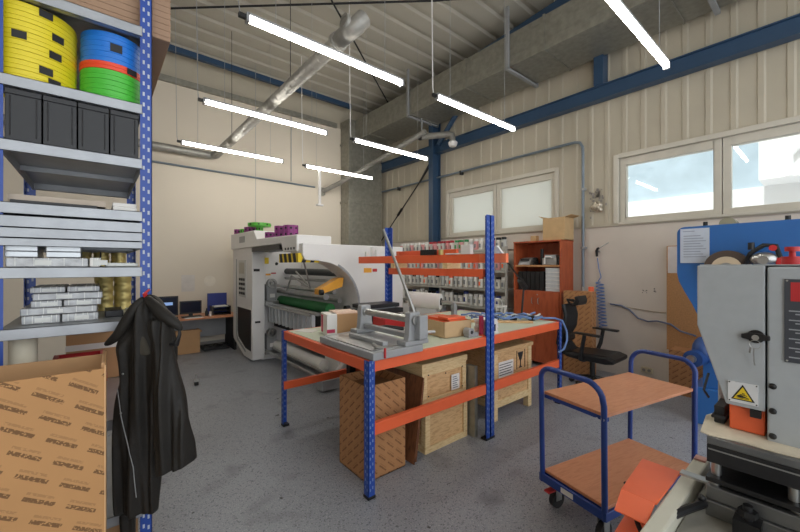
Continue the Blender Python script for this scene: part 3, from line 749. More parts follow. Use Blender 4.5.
MB().cyl((.93, 5.1, .03), (.97, 5.1, .03), .03).build('wheel', DARK, t); mb = MB(); mb.box(.92, .98, 5.07, 5.13, .05, .08); mb.cyl((.95, 5.1, .08), (.95, 5.1, .14), .012); mb.build('fork', STEEL, t)

# ================================================================== WHITE SLITTING MACHINE
mc = thing('slitting_machine', 'large white roll slitting machine behind the orange workbench', 'machine', (2.5, 5.2, 0))
CX0, CX1, CYF, CYR = 1.83, 2.02, 5.73, 6.75
# left column: outline in y,z with a chamfered lower rear corner
col = [(CYF, .03), (6.15, .03), (6.72, .22), (CYR, .30), (CYR, 1.78), (CYF, 1.78)]
MB().prism(col, 'x', CX0, CX1).build('left_column', WHITE_M, mc, .01)
g_ = MB().prism([(CYF + .06, .16), (6.05, .17), (6.42, .30), (6.48, .4), (6.48, .80), (CYF + .06, .80)], 'x', CX0 - .006, CX0 + .004); g_.build('dark_window', BLACK, mc, .004)
mb = MB().prism([(6.06, .1), (6.5, .24), (6.56, .38), (6.56, 1.6), (6.52, 1.6), (6.52, .40), (6.46, .27), (6.06, .14)], 'x', CX0 - .006, CX0 + .003); mb.build('trim_line', GREYP, mc)
pan = MB().box(CX0 - .012, CX0, 6.02, 6.40, .98, 1.58).build('control_panel', mat('panel_grey', (196, 196, 194), .4), mc, .004)
for r in range(4):
    for c in range(3): MB().box(CX0 - .02, CX0 - .012, 6.06 + c * .11, 6.13 + c * .11, 1.02 + r * .075, 1.06 + r * .075).build('button', INK, pan)
MB().box(CX0 - .018, CX0 - .012, 6.08, 6.34, 1.36, 1.54).build('panel_display', mat('panel_beige', (170, 164, 150), .3), pan)
mb = MB().box(CX0 + .02, CX0 + .11, CYF - .006, CYF + .004, 1.40, 1.44); mb.box(CX0 + .04, CX0 + .12, CYF - .006, CYF + .004, .60, .63); mb.build('door_slot', BLACK, mc)
# canopy
can = [(4.05, 1.66), (4.05, 1.86), (5.45, 1.885), (5.58, 2.02), (CYR + .02, 2.03), (CYR + .02, 1.77), (4.52, 1.77), (4.46, 1.66)]
MB().prism(can, 'x', CX0 - .03, 2.26).build('canopy', WHITE_M, mc, .012)
MB().box(CX0 - .034, CX0 - .03, 6.0, 6.28, 1.86, 1.96).build('vent_plate', GREYP, mc)
mb = MB().box(CX0 - .02, 2.1, 4.6, 5.7, 1.70, 1.765); mb.build('recess_rail', BLACK, mc)
for k in range(4): MB().cyl((CX0 - .036, 4.12 + k * .085, 1.70), (CX0 - .03, 4.12 + k * .085, 1.70), .015, n=12).build('end_button', DARK, mc)
# hazard strip
hz = MB(); hz.m(0).box(CX0 - .04, CX0 - .02, 4.0, 4.56, 1.53, 1.64); hz.box(CX0 - .04, 2.06, 3.99, 4.01, 1.53, 1.64)
hz.m(1)
for k in range(4):
    y = 4.03 + k * .135; hz.prism([(y, 1.53), (y + .08, 1.53), (y + .115, 1.64), (y + .035, 1.64)], 'x', CX0 - .042, CX0 - .018)
for k in range(2):
    x = CX0 + .0 + k * .11; hz.prism([(x, 1.53), (x + .05, 1.53), (x + .09, 1.64), (x + .04, 1.64)], 'y', 3.986, 4.012)
hz.build('hazard_strip', [SIGNY, INK], mc)
# back side plate
BY = 5.92
MB().box(CX1, 3.35, BY, BY + .5, .1, 1.78).build('back_frame', WHITE_M, mc, .01)
MB().box(CX1 - .02, 2.32, BY - .12, BY, 0, .12).build('foot', WHITE_M, mc, .008)
mb = MB().cyl((2.28, BY - .008, 1.52), (2.28, BY, 1.52), .025); mb.build('round_hole', BLACK, mc)
mb = MB().box(2.04, 2.15, BY - .004, BY, 1.52, 1.62); mb.build('warning_label', SIGNY, mc)
mb = MB().box(2.1, 2.18, BY - .004, BY, 1.33, 1.36); mb.build('warning_label', AMBER, mc); MB().box(2.19, 2.27, BY - .004, BY, 1.355, 1.375).build('red_label', RED, mc)
# front side frame with a C opening
fo = [(2.30, 0.0), (2.30, .40)] + [(2.02 + .57 * math.cos(math.radians(a)), .98 + .57 * math.sin(math.radians(a))) for a in range(-56, 80, 8)] + [(2.03, 1.55), (1.86, 1.56), (1.83, 1.62), (1.83, 1.755), (3.35, 1.755), (3.35, 0)]
def cframe(y0, y1, poly):
    # ear-free build: fan by strips between the outline's two sides is concave, so triangulate with bmesh
    bm = bmesh.new(); vs0 = [bm.verts.new((x, y0, z)) for x, z in poly]; f = bm.faces.new(vs0)
    r = bmesh.ops.extrude_face_region(bm, geom=[f]); 
    for v in [g for g in r['geom'] if isinstance(g, bmesh.types.BMVert)]: v.co.y = y1
    bmesh.ops.triangulate(bm, faces=[q for q in bm.faces if len(q.verts) > 4])
    bm.verts.index_update(); mb = MB(); mb.add([v.co.copy() for v in bm.verts], [[v.index for v in q.verts] for q in bm.faces]); bm.free(); return mb
cframe(3.95, 4.30, fo).build('front_frame', WHITE_M, mc, .008)
MB().box(2.7, 3.35, 4.3, BY, .2, 1.70).build('right_body', WHITE_M, mc, .01)
mb = MB().prism(arc((2.02, .98), .575, -60, 62, 14) + arc((2.02, .98), .60, 62, -60, 14), 'y', 3.943, 3.952); mb.build('arch_trim', GREYP, mc)
MB().box(2.68, 2.80, 3.944, 3.95, 1.40, 1.46).build('warning_label', AMBER, mc); MB().box(2.82, 2.89, 3.944, 3.95, 1.41, 1.45).build('red_label', RED, mc)
mb = MB().cyl((2.50, 4.02, .93), (2.44, 4.02, .93), .05, n=18); mb.cyl((2.47, 4.02, .78), (2.41, 4.02, .78), .045, n=18); mb.build('knob', BLACK, mc)
# rollers
def roller(name, x, z, r, m, y0=4.26, y1=BY, n=20): return MB().cyl((x, y0, z), (x, y1, z), r, n=n).build(name, m, mc)
roller('dark_roller', 2.46, 1.395, .05, mat('dark_grey_roller', (58, 62, 62), .5))
roller('green_roller', 2.36, .92, .072, GREENR)
for x, z, r in ((2.44, 1.28, .022), (2.30, 1.08, .04), (2.5, 1.02, .03), (2.42, 1.14, .03), (2.52, .84, .045)): roller('steel_roller', x, z, r, STEEL)
roller('unwind_shaft', 2.20, 1.175, .018, STEEL, 4.25)
roller('rewind_shaft', 2.15, .87, .022, STEEL, 4.2); roller('guide_bar', 2.06, .86, .016, STEEL, 4.22)
for k in range(12): MB().box(2.10, 2.15, 4.27 + k * .135, 4.31 + k * .135, .60, .86).build('knife_holder', mat('knife_holder_grey', (206, 208, 210), .35, .3), mc, .004)
mb = MB().box(2.24, 2.30, 4.3, BY, .50, .82); mb.build('dark_slot_panel', DARK, mc)
roller('white_paper_roll', 2.24, .21, .075, PAPER, 4.2, BY); 
for x, z in ((2.10, .10), (2.16, .17), (2.05, .15)): roller('rail', x, z, .014, STEEL, 3.85)
mb = MB().box(2.0, 2.24, 3.80, 3.94, .03, .15); mb.build('rail_bracket', GREYP, mc, .006)
MB().tube([(2.26, 3.93, .18), (2.34, 3.92, .26), (2.40, 3.92, .42)], .03, n=10).build('guard_arm', WHITE_M, mc)
for z0 in (.93, .14):
    p = MB().box(2.07, 2.23, BY - .14, BY, z0, z0 + .26).build('bearing_block', GREYP, mc, .006)
    mb = MB().ring((2.14, BY - .19, z0 + .28), 'y', .045, .075, .06, n=22); mb.cyl((2.14, BY - .2, z0 + .28), (2.14, BY, z0 + .28), .03); mb.build('handwheel', STEEL, p)
    MB().box(2.12, 2.20, BY - .144, BY - .14, z0 + .05, z0 + .11).build('nameplate', PAPER, p)
mb = MB().box(2.03, 2.24, BY - .2, BY - .02, .86, .93); mb.build('shaft_bracket', STEEL, mc, .004)
mb = MB().box(2.03, 2.24, BY - .2, BY - .02, .09, .14); mb.build('shaft_bracket', STEEL, mc, .004)
MB().prism([(2.10, 1.13), (2.42, 1.22), (2.44, 1.34), (2.36, 1.33), (2.10, 1.20)], 'y', 4.05, 4.2).build('yellow_arm', AMBER, mc, .006)
MB().cyl((2.09, 4.03, 1.165), (2.13, 4.03, 1.165), .035).build('arm_knob', BLACK, mc)
mb = MB(); mb.cyl((1.98, 4.25, 1.55), (2.12, 4.35, 1.2), .010, n=8); mb.cyl((2.12, 4.35, 1.2), (2.1, 4.9, 1.35), .012, n=8); mb.cyl((2.1, 4.9, 1.35), (2.2, 5.3, 1.12), .012, n=8); mb.cyl((2.2, 4.4, 1.15), (2.3, 5.2, 1.4), .012, n=8); mb.build('link_rod', STEEL, mc)
# plastic reel cores on the canopy
def core(x, y, z, r, hh, m, label, grp):
    t = thing('reel_core', label, 'reel core', (x, y, z), 0, grp)
    mb = MB().ring((x, y, z), 'z', r * .45, r, hh, n=24); 
    for k in range(8):
        a = 2 * PI * k / 8; mb.box(-.010, .010, r - .004, r + .008, 0, hh, Matrix.Translation((x, y, z)) @ Matrix.Rotation(a, 4, 'Z'))
    mb.build('core_ring', m, t, .002)
    mb = MB()
    for k in range(8):
        a = 2 * PI * (k + .5) / 8; p = Vector((x + r * math.cos(a), y + r * math.sin(a), z + hh / 2)); d = Vector((math.cos(a), math.sin(a), 0)); mb.cyl(p - d * .004, p + d * .003, min(.016, hh * .28), n=10)
    mb.build('hole', DARK, t)
ZC = 2.033
for i, (x, y, z, r, hh, m, lb) in enumerate((
    (1.90, 6.62, ZC, .08, .08, PURP, 'purple reel core at the far left end on the white machine'),
    (1.92, 6.40, ZC, .07, .07, GREENP, 'small green reel core between two purple ones'),
    (1.93, 6.15, ZC, .085, .085, PURP, 'purple reel core just left of the wide green disc'),
    (1.98, 5.85, ZC, .05, .075, GREENP, 'green spacer under the wide green disc'),
    (1.98, 5.85, ZC + .076, .17, .05, GREENP, 'wide green disc on top of the white machine'))):
    core(x, y, z, r, hh, m, lb, None)
for i, (x, y, r) in enumerate(((1.92, 5.20, .075), (2.0, 5.02, .085), (2.05, 4.80, .095))):
    zb = 1.8625 + (y - 4.05) / 1.4 * .025 + .004
    for k in range(2 if i else 1):
        core(x, y, zb + k * .083, r, .082, PURP, '%s purple reel core in the front cluster%s' % (('leftmost', 'middle', 'rightmost')[i], '' if not i else (', lower one', ', upper one')[k]), 'purple reel cores')

# ================================================================== WORKBENCHES
BT = .886
def bench_post(parent, x, y, dx, dy, z1, name='leg', m=None):
    mb = MB(); slotted_post(mb, x, y, dx, dy, .012, z1, w=.05); mb.build(name, [m or BLUE_RK, SLOT_D], parent)
    mb = MB().box(x - dx * .004, x + dx * .056, y - dy * .004, y + dy * .056, 0, .02); return mb.build('foot', BLACK, parent, .004)
def beam_x(parent, x0, x1, y, z0, z1, n='beam'):
    mb = MB(); mb.box(x0, x1, y - .018, y + .018, z0, z1); return mb.build(n, ORANGE, parent, .004)
def beam_y(parent, x, y0, y1, z0, z1, n='beam'):
    mb = MB(); mb.box(x - .018, x + .018, y0, y1, z0, z1); return mb.build(n, ORANGE, parent, .004)
def rivets(parent, pts):
    mb = MB()
    for p, d in pts: mb.cyl(p, Vector(p) + Vector(d) * .004, .006, n=8)
    mb.build('bolt', STEEL, parent)
BY0, BY1 = 1.90, 3.32
def workbench(x0, x1, label, left_posts, right_posts, mid=None):
    t = thing('workbench', label, 'workbench', ((x0 + x1) / 2, (BY0 + BY1) / 2, 0))
    for (x, dx, zt) in (left_posts, right_posts):
        for (y, dy) in ((BY0, 1), (BY1, -1)): bench_post(t, x, y, dx, dy, zt)
    for y in (BY0 + .02 + .005, BY1 - .025):
        beam_x(t, x0 + .006, x1 - .006, y, BT - .078, BT - .004)
    beam_x(t, x0 + .006, x1 - .006, BY0 + .025, .395, .475, 'lower_beam')
    beam_y(t, x0 + .024, BY0 + .045, BY1 - .045, BT - .078, BT - .004); beam_y(t, x1 - .024, BY0 + .045, BY1 - .045, BT - .078, BT - .004)
    if left_posts[2] < 1: beam_x(t, x0 + .006, x1 - .006, BY1 - .025, .34, .41, 'lower_beam')
    MB().box(x0 + .045, x1 - .045, BY0 + .046, BY1 - .046, BT - .03, BT - .001).build('bench_top', BENCH, t, .002)
    pts = []
    for x, s in ((x0 + .026, 1), (x1 - .026, -1)):
        for z in (BT - .06, BT - .02, .415, .455): pts.append(((x - s * .012, BY0 + .005, z), (0, -1, 0)))
    rivets(t, pts)
    return t
wb1 = workbench(1.325, 2.595, 'orange and blue workbench with a pale green top and grey cutter, nearer bench', (1.325, 1, BT), (2.595, -1, 1.93))
wb2 = workbench(2.605, 3.875, 'second orange and blue workbench, the one over the big labelled crate', (2.605, 1, 1.93), (3.875, -1, BT))
mb = MB().box(1.95, 2.02, 3.12, 3.19, .02, BT - .03); mb.box(1.935, 2.035, 3.1, 3.21, 0, .02); mb.build('middle_leg', BLACK, wb1, .003)
beam_y(wb1, 2.575, BY0 + .05, BY1 - .05, 1.395, 1.465, 'upper_beam')
beam_y(wb2, 2.66, BY0 + .05, BY1 - .05, 1.395, 1.465, 'upper_beam')
# loose things lying over the tall posts
for y, lb in ((2.33, 'small wood block under the spare orange beams, nearer the front post'), (3.12, 'small wood block under the spare orange beams, nearer the back post')):
    tag(MB().box(2.52, 2.71, y, y + .06, 1.4655, 1.519).build('wood_block', PINE_L), lb, 'block')
def bx(y): return 2.70 - .119 * (y - 1.80)
t = thing('spare_beam', 'long spare orange beam lying slantwise across the tall posts', 'beam', (bx(2.75), 2.75, 1.5195))
mb = MB()
for (y0, y1, e, n_, m_) in ((1.80, 3.73, .018, 'beam_body', ORANGE), (1.80, 2.06, .0195, 'pale_end', mat('pale_orange_end', (240, 126, 84), .4))):  # near stretch of the long beam painted paler, as brightly lit
    q = MB(); q.add([(bx(y) + d, y, z) for y in (y0 - (.001 if n_ != 'beam_body' else 0), y1) for d in (-e, e) for z in (1.5195, 1.600)], [(0, 1, 3, 2), (4, 6, 7, 5), (0, 4, 5, 1), (2, 3, 7, 6), (1, 5, 7, 3), (0, 2, 6, 4)]); q.build(n_, m_, t, .003)
t = thing('spare_beam', 'shorter spare orange beam lying behind the long slanted one', 'beam', (2.69, 2.8, 1.5195))
MB().box(2.672, 2.708, 2.35, 3.26, 1.5195, 1.655).build('beam_body', ORANGE, t, .004); MB().box(2.67, 2.71, 3.22, 3.265, 1.5195, 1.657).build('pale_end', mat('pale_orange_end', (240, 126, 84), .4), t)
SZ = 1.6005
def onbeam(name, y, w, hh, m, label, cat, cyl=False):
    x = bx(y); mb = MB()
    if cyl: mb.ring((x, y, SZ), 'z', w * .2, w / 2, hh, n=20)
    else: mb.box(x - .024, x + .024, y - w / 2, y + w / 2, SZ, SZ + hh)
    tag(mb.build(name, m, None, .003 if not cyl else 0), label, cat)
onbeam('white_box', 2.20, .11, .09, PAPER, 'small white box on the long slanted spare beam', 'box')
onbeam('tape_roll', 2.50, .05, .05, GOLD, 'amber tape roll on the long slanted spare beam', 'tape', True)
onbeam('hand_brush', 2.66, .20, .055, BLACK, 'black hand brush on the long slanted spare beam', 'brush')
onbeam('paper_strip', 2.36, .16, .012, PAPER, 'flat white paper strip on the slanted spare beam beside the box', 'paper')
for i, (y, hh) in enumerate(((3.42, .08), (3.50, .11), (3.60, .06))): onbeam('white_bottle', y, .05, hh, PAPER, '%s white container on the far end of the slanted spare beam' % ('shorter', 'tallest', 'lowest')[i], 'container', True)
tag(MB().prism([(1.83, SZ), (1.93, SZ), (1.93, SZ + .05), (1.89, SZ + .07)], 'x', 2.672, 2.70).build('folded_paper', PAPER), 'folded white paper at the near end of the slanted spare beam', 'paper')

# ---- things on the benches
# grey bench cutter / press
t = thing('bench_press', 'grey metal roller press with a long lever on the nearer workbench', 'press', (1.6, 2.25, BT))
MB().prism([(1.345, 1.875), (1.78, 1.875), (1.80, 2.66), (1.345, 2.60)], 'z', BT + .001, BT + .052).build('base_plate', GREYP, t, .006)
MB().box(1.37, 1.60, 1.93, 2.54, BT + .052, BT + .058).build('bed_sheet', STEEL, t)
bar = MB().box(1.50, 1.545, 1.98, 2.42, BT + .058, BT + .085); bar.build('fence_bar', GREYP, t, .004)
for y in (1.93, 2.54):
    mb = MB().prism([(1.655, BT + .052), (1.80, BT + .052), (1.80, BT + .09), (1.775, BT + .28), (1.68, BT + .28), (1.67, BT + .12)], 'y', y - .028, y + .028); mb.build('upright', GREYP, t, .008)
    mb = MB().box(1.62, 1.84, y - .05, y + .05, BT + .0525, BT + .085); mb.build('upright_foot', GREYP, t, .006)
    MB().cyl((1.725, y - .05, BT + .225), (1.725, y + .05, BT + .225), .035, n=16).build('bearing', STEEL, t)
MB().cyl((1.725, 1.958, BT + .225), (1.725, 2.512, BT + .225), .027, n=20).build('roller_bar', STEEL, t)
MB().box(1.70, 1.75, 1.958, 2.512, BT + .09, BT + .125).build('clamp_beam', GREYP, t, .004)
MB().cyl((1.77, 1.88, BT + .17), (1.70, 2.22, 1.79), .0, n=6) 
mb = MB().tube([(1.76, 1.875, BT + .14), (1.735, 2.0, BT + .42), (1.70, 2.24, 1.775)], [.013, .012, .011], n=12); mb.build('lever', STEEL, t)
mb = MB().box(1.72, 1.80, 1.845, 1.902, BT + .09, BT + .26); mb.build('lever_hub', GREYP, t, .008)
MB().cyl((1.8, 1.93, BT + .12), (1.92, 1.90, BT + .12), .012, n=10).build('crank', STEEL, t)
mb = MB().tube([(1.44, 1.98, BT + .07), (1.40, 1.95, BT + .09), (1.40, 1.91, BT + .08), (1.43, 1.88, BT + .075)], .012, n=8); mb.build('clamp_knob', STEEL, t)
MB().box(1.427, 1.438, 1.862, 1.874, BT + .01, BT + .075).build('red_clip', RED, t)
# carton
t = thing('carton', 'white and brown carton with pink print on the nearer workbench', 'carton', (1.7, 2.85, BT))
MC = RotZ(math.radians(-14), (1.7, 2.85, 0))
MB().box(1.55, 1.87, 2.74, 2.95, BT, BT + .185, MC).build('brown_wrap', KRAFT, t, .004)
MB().box(1.53, 1.62, 2.735, 2.955, BT + .001, BT + .188, MC).build('white_sleeve', PAPER, t, .004)
mb = MB().box(1.528, 1.531, 2.87, 2.93, BT + .02, BT + .17, MC); mb.box(1.53, 1.60, 2.733, 2.736, BT + .03, BT + .06, MC); mb.build('pink_print', PINK, t)
mb = MB(); mb.box(1.62, 1.84, 2.76, 2.93, BT + .186, BT + .196, MC); mb.box(1.60, 1.8, 2.78, 2.94, BT + .196, BT + .204, MC); mb.build('label_sheet', mat('pink_cream_paper', (232, 204, 184), .7), t)
tag(MB().prism([(1.39, 3.22), (1.49, 3.03), (1.60, 3.11), (1.52, 3.27)], 'z', BT, BT + .004).build('paper_sheet', PAPER), 'white paper sheet at the far left of the nearer bench', 'paper')
tag(MB().box(1.93, 2.21, 2.44, 2.71, BT, BT + .005).build('cutting_mat', mat('pale_mat', (206, 212, 206), .5)), 'pale mat behind the roller press under the black tool', 'mat')
t = thing('hand_tool', 'black hand tool lying behind the roller press', 'tool', (2.08, 2.62, BT + .006))
mb = MB(); mb.tube([(1.99, 2.70, BT + .033), (2.05, 2.65, BT + .036), (2.12, 2.60, BT + .03), (2.18, 2.56, BT + .025)], [.02, .028, .022, .016], n=10); mb.build('grip', BLACK, t)
MB().tube([(2.18, 2.56, BT + .025), (2.24, 2.52, BT + .02)], .008, n=8).build('blade', STEEL, t)
# tray with red sheets
t = thing('cardboard_tray', 'cardboard tray filled with red-orange pieces on the bench left of the double post', 'tray', (2.55, 2.35, BT))
mt = RotZ(math.radians(-8), (2.5, 2.35, 0))
mb = MB(); mb.box(2.26, 2.268, 2.05, 2.5, BT, BT + .135, mt); mb.box(2.26, 2.56, 2.05, 2.058, BT, BT + .135, mt); mb.box(2.552, 2.56, 2.05, 2.5, BT, BT + .135, mt); mb.box(2.26, 2.56, 2.492, 2.5, BT, BT + .135, mt); mb.box(2.26, 2.56, 2.05, 2.5, BT, BT + .006, mt)
mb.build('tray_body', mat('tan_card', (198, 166, 126), .8), t)
mb = MB()
for k in range(7):
    x = 2.29 + .01 * k; mb.box(x, x + .20, 2.09 + .02 * (k % 3), 2.44 + .01 * (k % 2), BT + .03 + k * .016, BT + .044 + k * .016, mt)
mb.box(2.34, 2.54, 2.1, 2.24, BT + .142, BT + .16, mt)
mb.build('red_sheet', REDORANGE, t, .002)
MB().box(2.10, 2.16, 2.55, 2.62, BT, BT + .07)
t = thing('black_clamp', 'small black clamp standing left of the red-filled tray', 'clamp', (2.19, 2.35, BT))
mb = MB(); mb.tube([(2.17, 2.32, BT + .13), (2.19, 2.34, BT + .16), (2.22, 2.36, BT + .14), (2.20, 2.35, BT + .10)], .014, n=8); mb.build('jaw', BLACK, t); MB().box(2.19, 2.205, 2.345, 2.36, BT, BT + .11).build('stem', DARK, t)
tag(MB().box(2.10, 2.38, 2.74, 2.94, BT + .0, BT + .10).build('plastic_box', RED, None, .006), 'red box lying behind the roller press lever', 'box')
# white web roll on a shaft
t = thing('paper_roll', 'thick white paper roll on a steel shaft at the back of the benches', 'paper roll', (3.0, 3.1, BT))
RZ_ = 1.075
MB().cyl((2.81, 3.18, RZ_ + .025), (2.99, 2.86, RZ_ + .01), .09, n=28).build('roll', PAPER, t)
MB().cyl((2.988, 2.863, RZ_ + .01), (2.994, 2.853, RZ_ + .01), .042, n=18).build('core', DARK, t)
MB().cyl((2.992, 2.856, RZ_ + .01), (3.15, 2.573, RZ_ - .01), .02, n=12).build('shaft', STEEL, t)
MB().box(3.035, 3.085, 2.70, 2.75, BT, RZ_ + .01).build('support', GREYP, t, .004)
MB().box(2.79, 2.85, 3.12, 3.18, BT, RZ_ - .06).build('support', GREYP, t, .004)
# black printer behind
t = thing('black_printer', 'black machine with stacked trays at the back of the nearer bench', 'printer', (2.25, 3.12, BT))
mb = MB().box(2.05, 2.5, 2.98, 3.24, BT, BT + .10); mb.box(2.03, 2.52, 2.96, 3.26, BT + .11, BT + .16); mb.box(2.05, 2.5, 3.0, 3.24, BT + .17, BT + .21); mb.build('printer_body', BLACK, t, .008)
MB().box(2.1, 2.45, 3.02, 3.2, BT + .10, BT + .11).build('tray_slot', GREYP, t); MB().box(2.1, 2.45, 3.02, 3.2, BT + .16, BT + .17).build('tray_slot', GREYP, t)
# label stack at the double post
t = thing('label_stack', 'stack of white label sheets on the bench at the blue double post', 'stack of labels', (2.72, 2.0, BT))
mb = MB()
for k in range(9): mb.box(2.66 + random.uniform(-.01, .01), 2.80 + random.uniform(-.01, .01), 1.965, 2.12, BT + k * .014, BT + .011 + k * .014)
mb.build('sheets', PAPER, t); MB().box(2.67, 2.76, 1.96, 1.965, BT + .02, BT + .08).build('printed_edge', INK, t)
tag(MB().cyl((2.63, 2.02, BT), (2.63, 2.02, BT + .16), .02).build('pink_tube', PINK), 'pink tube standing behind the blue double post', 'tube')
t = thing('tape_gun', 'grey hand dispenser lying in front of the double post', 'dispenser', (2.44, 1.99, BT))
mb = MB().box(2.40, 2.53, 1.97, 2.03, BT, BT + .035); mb.cyl((2.43, 1.965, BT + .045), (2.43, 2.035, BT + .045), .035); mb.build('dispenser_body', GREYP, t, .004)
MB().cyl((2.43, 1.962, BT + .045), (2.43, 2.038, BT + .045), .015).build('hub', BLACK, t)
# blue hose bundle on second bench
t = thing('hose_bundle', 'tangled blue and grey air hoses lying on the second workbench', 'hoses', (3.4, 2.6, BT))
for j in range(5):
    pts = []
    for i in range(22):
        q = i / 21; pts.append((3.16 + q * .61 + .03 * math.sin(i * 1.1 + j), 2.56 - q * .52 + .03 * math.sin(i * .9 + j * 2) + .025 * j, BT + .02 + .014 * j * .6 + .012 * (1 + math.sin(i * 1.7 + j))))
    MB().tube(pts, .011, n=7).build('hose', (HOSE, HOSE, HOSE_G, CLEARP, HOSE)[j], t)
for q in (.35, .6, .85): MB().box(3.14 + q * .61, 3.20 + q * .61, 2.56 - q * .52, 2.62 - q * .52, BT, BT + .06).build('fitting', BLACK, t, .008)
MB().tube([(3.77, 2.05, BT + .03), (3.86, 1.97, BT + .03), (3.905, 1.91, BT + .005), (3.92, 1.87, BT - .10), (3.90, 1.855, BT - .2), (3.82, 1.85, BT - .28), (3.70, 1.85, BT - .30)], .011, n=8).build('hanging_hose', HOSE, t)
t = thing('wooden_ruler_board', 'thin wooden strip lying under the blue hoses', 'wood strip', (3.3, 2.4, BT))
MB().prism([(2.90, 2.66), (3.52, 2.03), (3.56, 2.07), (2.94, 2.72)], 'z', BT, BT + .02).build('strip', PINE, t)
# wire basket
t = thing('wire_basket', 'white wire basket standing at the back of the second bench', 'basket', (3.72, 2.62, BT))
mb = MB()
for k in range(12):
    a = 2 * PI * k / 12; mb.tube([(3.72 + .09 * math.cos(a), 2.62 + .09 * math.sin(a), BT + .004), (3.72 + .11 * math.cos(a), 2.62 + .11 * math.sin(a), BT + .12)], .004, n=5)
mb.build('wire', PAPER, t)
mb = MB(); mb.ring((3.72, 2.62, BT + .115), 'z', .105, .117, .01, n=24); mb.ring((3.72, 2.62, BT), 'z', .08, .095, .01, n=24); mb.tube([(3.72 + .11 * math.cos(q), 2.62, BT + .12 + .09 * math.sin(q)) for q in [PI * i / 10 for i in range(11)]], .005, n=6); mb.build('rim', PAPER, t)
# desk lamp
t = thing('desk_lamp', 'black jointed desk lamp clamped to the back of the second bench', 'lamp', (3.80, 2.34, BT))
MB().cyl((3.80, 2.34, BT), (3.80, 2.34, BT + .05), .035, n=16).build('clamp_base', BLACK, t)
MB().tube([(3.80, 2.34, BT + .04), (3.83, 2.33, 1.25)], .011, n=8).build('lower_arm', BLACK, t)
mb = MB().tube([(3.84, 2.335, 1.27), (3.44, 2.315, 1.555)], .008, n=8); mb.build('upper_arm', BLACK, t)
MB().tube([(3.81, 2.30, 1.26), (3.43, 2.285, 1.535)], .006, n=8).build('arm_rod', BLACK, t)
MB().cyl((3.86, 2.33, 1.23), (3.74, 2.325, 1.33), .034, n=14).build('joint', BLACK, t)
tag(MB().lathe([(0, 0), (.03, 0), (.03, .03), (.012, .045), (.012, .08), (.0, .08)], (3.70, 2.2, BT + .075), 14).build('black_knob', BLACK), 'black round knob standing on the blue hoses', 'knob') if False else None

# ---- under the benches
t = thing('printed_carton', 'tall brown printed carton under the nearer bench by its front leg', 'carton', (1.6, 2.3, 0))
def obox(mb, x0, x1, y0, y1, z0, z1, M_=None, w=.006):
    mb.box(x0, x1, y0, y0 + w, z0, z1, M_); mb.box(x0, x1, y1 - w, y1, z0, z1, M_); mb.box(x0, x0 + w, y0 + w, y1 - w, z0, z1, M_); mb.box(x1 - w, x1, y0 + w, y1 - w, z0, z1, M_); mb.box(x0, x1, y0, y1, z0, z0 + w, M_)
mb = MB(); obox(mb, 1.42, 1.77, 2.06, 2.42, 0, .66); mb.build('carton_body', KRAFT_D, t)
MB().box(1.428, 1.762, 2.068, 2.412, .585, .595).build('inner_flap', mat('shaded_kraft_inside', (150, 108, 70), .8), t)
def leaning_board(x, y0, y1, hh, tilt, label, m=DARKWOOD, th=.012):
    mb = MB(); M_ = Matrix.Translation((x, 0, 0)) @ Matrix.Rotation(tilt, 4, 'Y')
    mb.box(-th, 0, y0, y1, .0, hh, M_)
    o = mb.build('wooden_board', m, None, .002); o.location.z = max(o.location.z, 0.0); return tag(o, label, 'board')
leaning_board(1.832, 2.02, 2.5, .64, math.radians(9), 'dark wooden board leaning beside the printed carton, left one')
leaning_board(1.868, 2.04, 2.48, .60, math.radians(8), 'dark wooden board leaning against the crates, right one')
def crate(name, x0, x1, y0, y1, z0, z1, label, lid=False, framed=False):
    t = thing(name, label, 'crate', ((x0 + x1) / 2, (y0 + y1) / 2, z0))
    zt = z1 - (.05 if lid else 0)
    MB().box(x0 + .014, x1 - .014, y0 + .014, y1 - .014, z0 + .01, zt - .004).build('panel', PINE, t)
    e = .05
    mb = MB()
    for x in (x0, x1 - e):
        mb.box(x, x + e, y0, y0 + .016, z0, zt); mb.box(x, x + e, y1 - .016, y1, z0, zt)
    for z in (z0, zt - e):
        mb.box(x0 + e, x1 - e, y0, y0 + .016, z, z + e); mb.box(x0 + e, x1 - e, y1 - .016, y1, z, z + e)
        mb.box(x0, x0 + .016, y0 + .016, y1 - .016, z, z + e); mb.box(x1 - .016, x1, y0 + .016, y1 - .016, z, z + e)
    mb.box(x0, x0 + .016, y0 + .016, y0 + e, z0 + e, zt - e); mb.box(x0, x0 + .016, y1 - e, y1 - .016, z0 + e, zt - e)
    mb.build('frame_batten', PINE_L, t, .002)
    if lid: MB().box(x0 - .008, x1 + .008, y0 - .008, y1 + .008, zt, z1).build('lid', PINE_L, t, .003)
    return t
c1 = crate('wooden_crate', 1.99, 2.50, 2.07, 2.62, 0, .372, 'lower pine crate with framed front under the nearer bench')
c2 = crate('wooden_crate', 1.965, 2.495, 2.08, 2.62, .376, .715, 'upper pine crate with lid and small white label under the nearer bench', True)
mb = MB().box(2.30, 2.40, 2.076, 2.0795, .44, .57); mb.build('paper_label', PAPER, c2); mb = MB()
for k in range(6): mb.box(2.315, 2.385 - .01 * (k % 3), 2.0745, 2.076, .455 + .018 * k, .462 + .018 * k)
mb.build('label_text', GREYTXT, c2)
mb = MB()
for a, b in ((2.03, .45), (2.03, .62), (2.23, .60), (2.44, .45), (2.44, .62)): mb.cyl((a, 2.079, b), (a, 2.075, b), .006, n=8)
mb.build('nail', DARK, c2)
tag(MB().box(2.515, 2.555, 2.0, 2.1, 0, .62).build('steel_profile', GALV, None, .003), 'grey steel profile standing beside the crates left of the double post', 'profile')
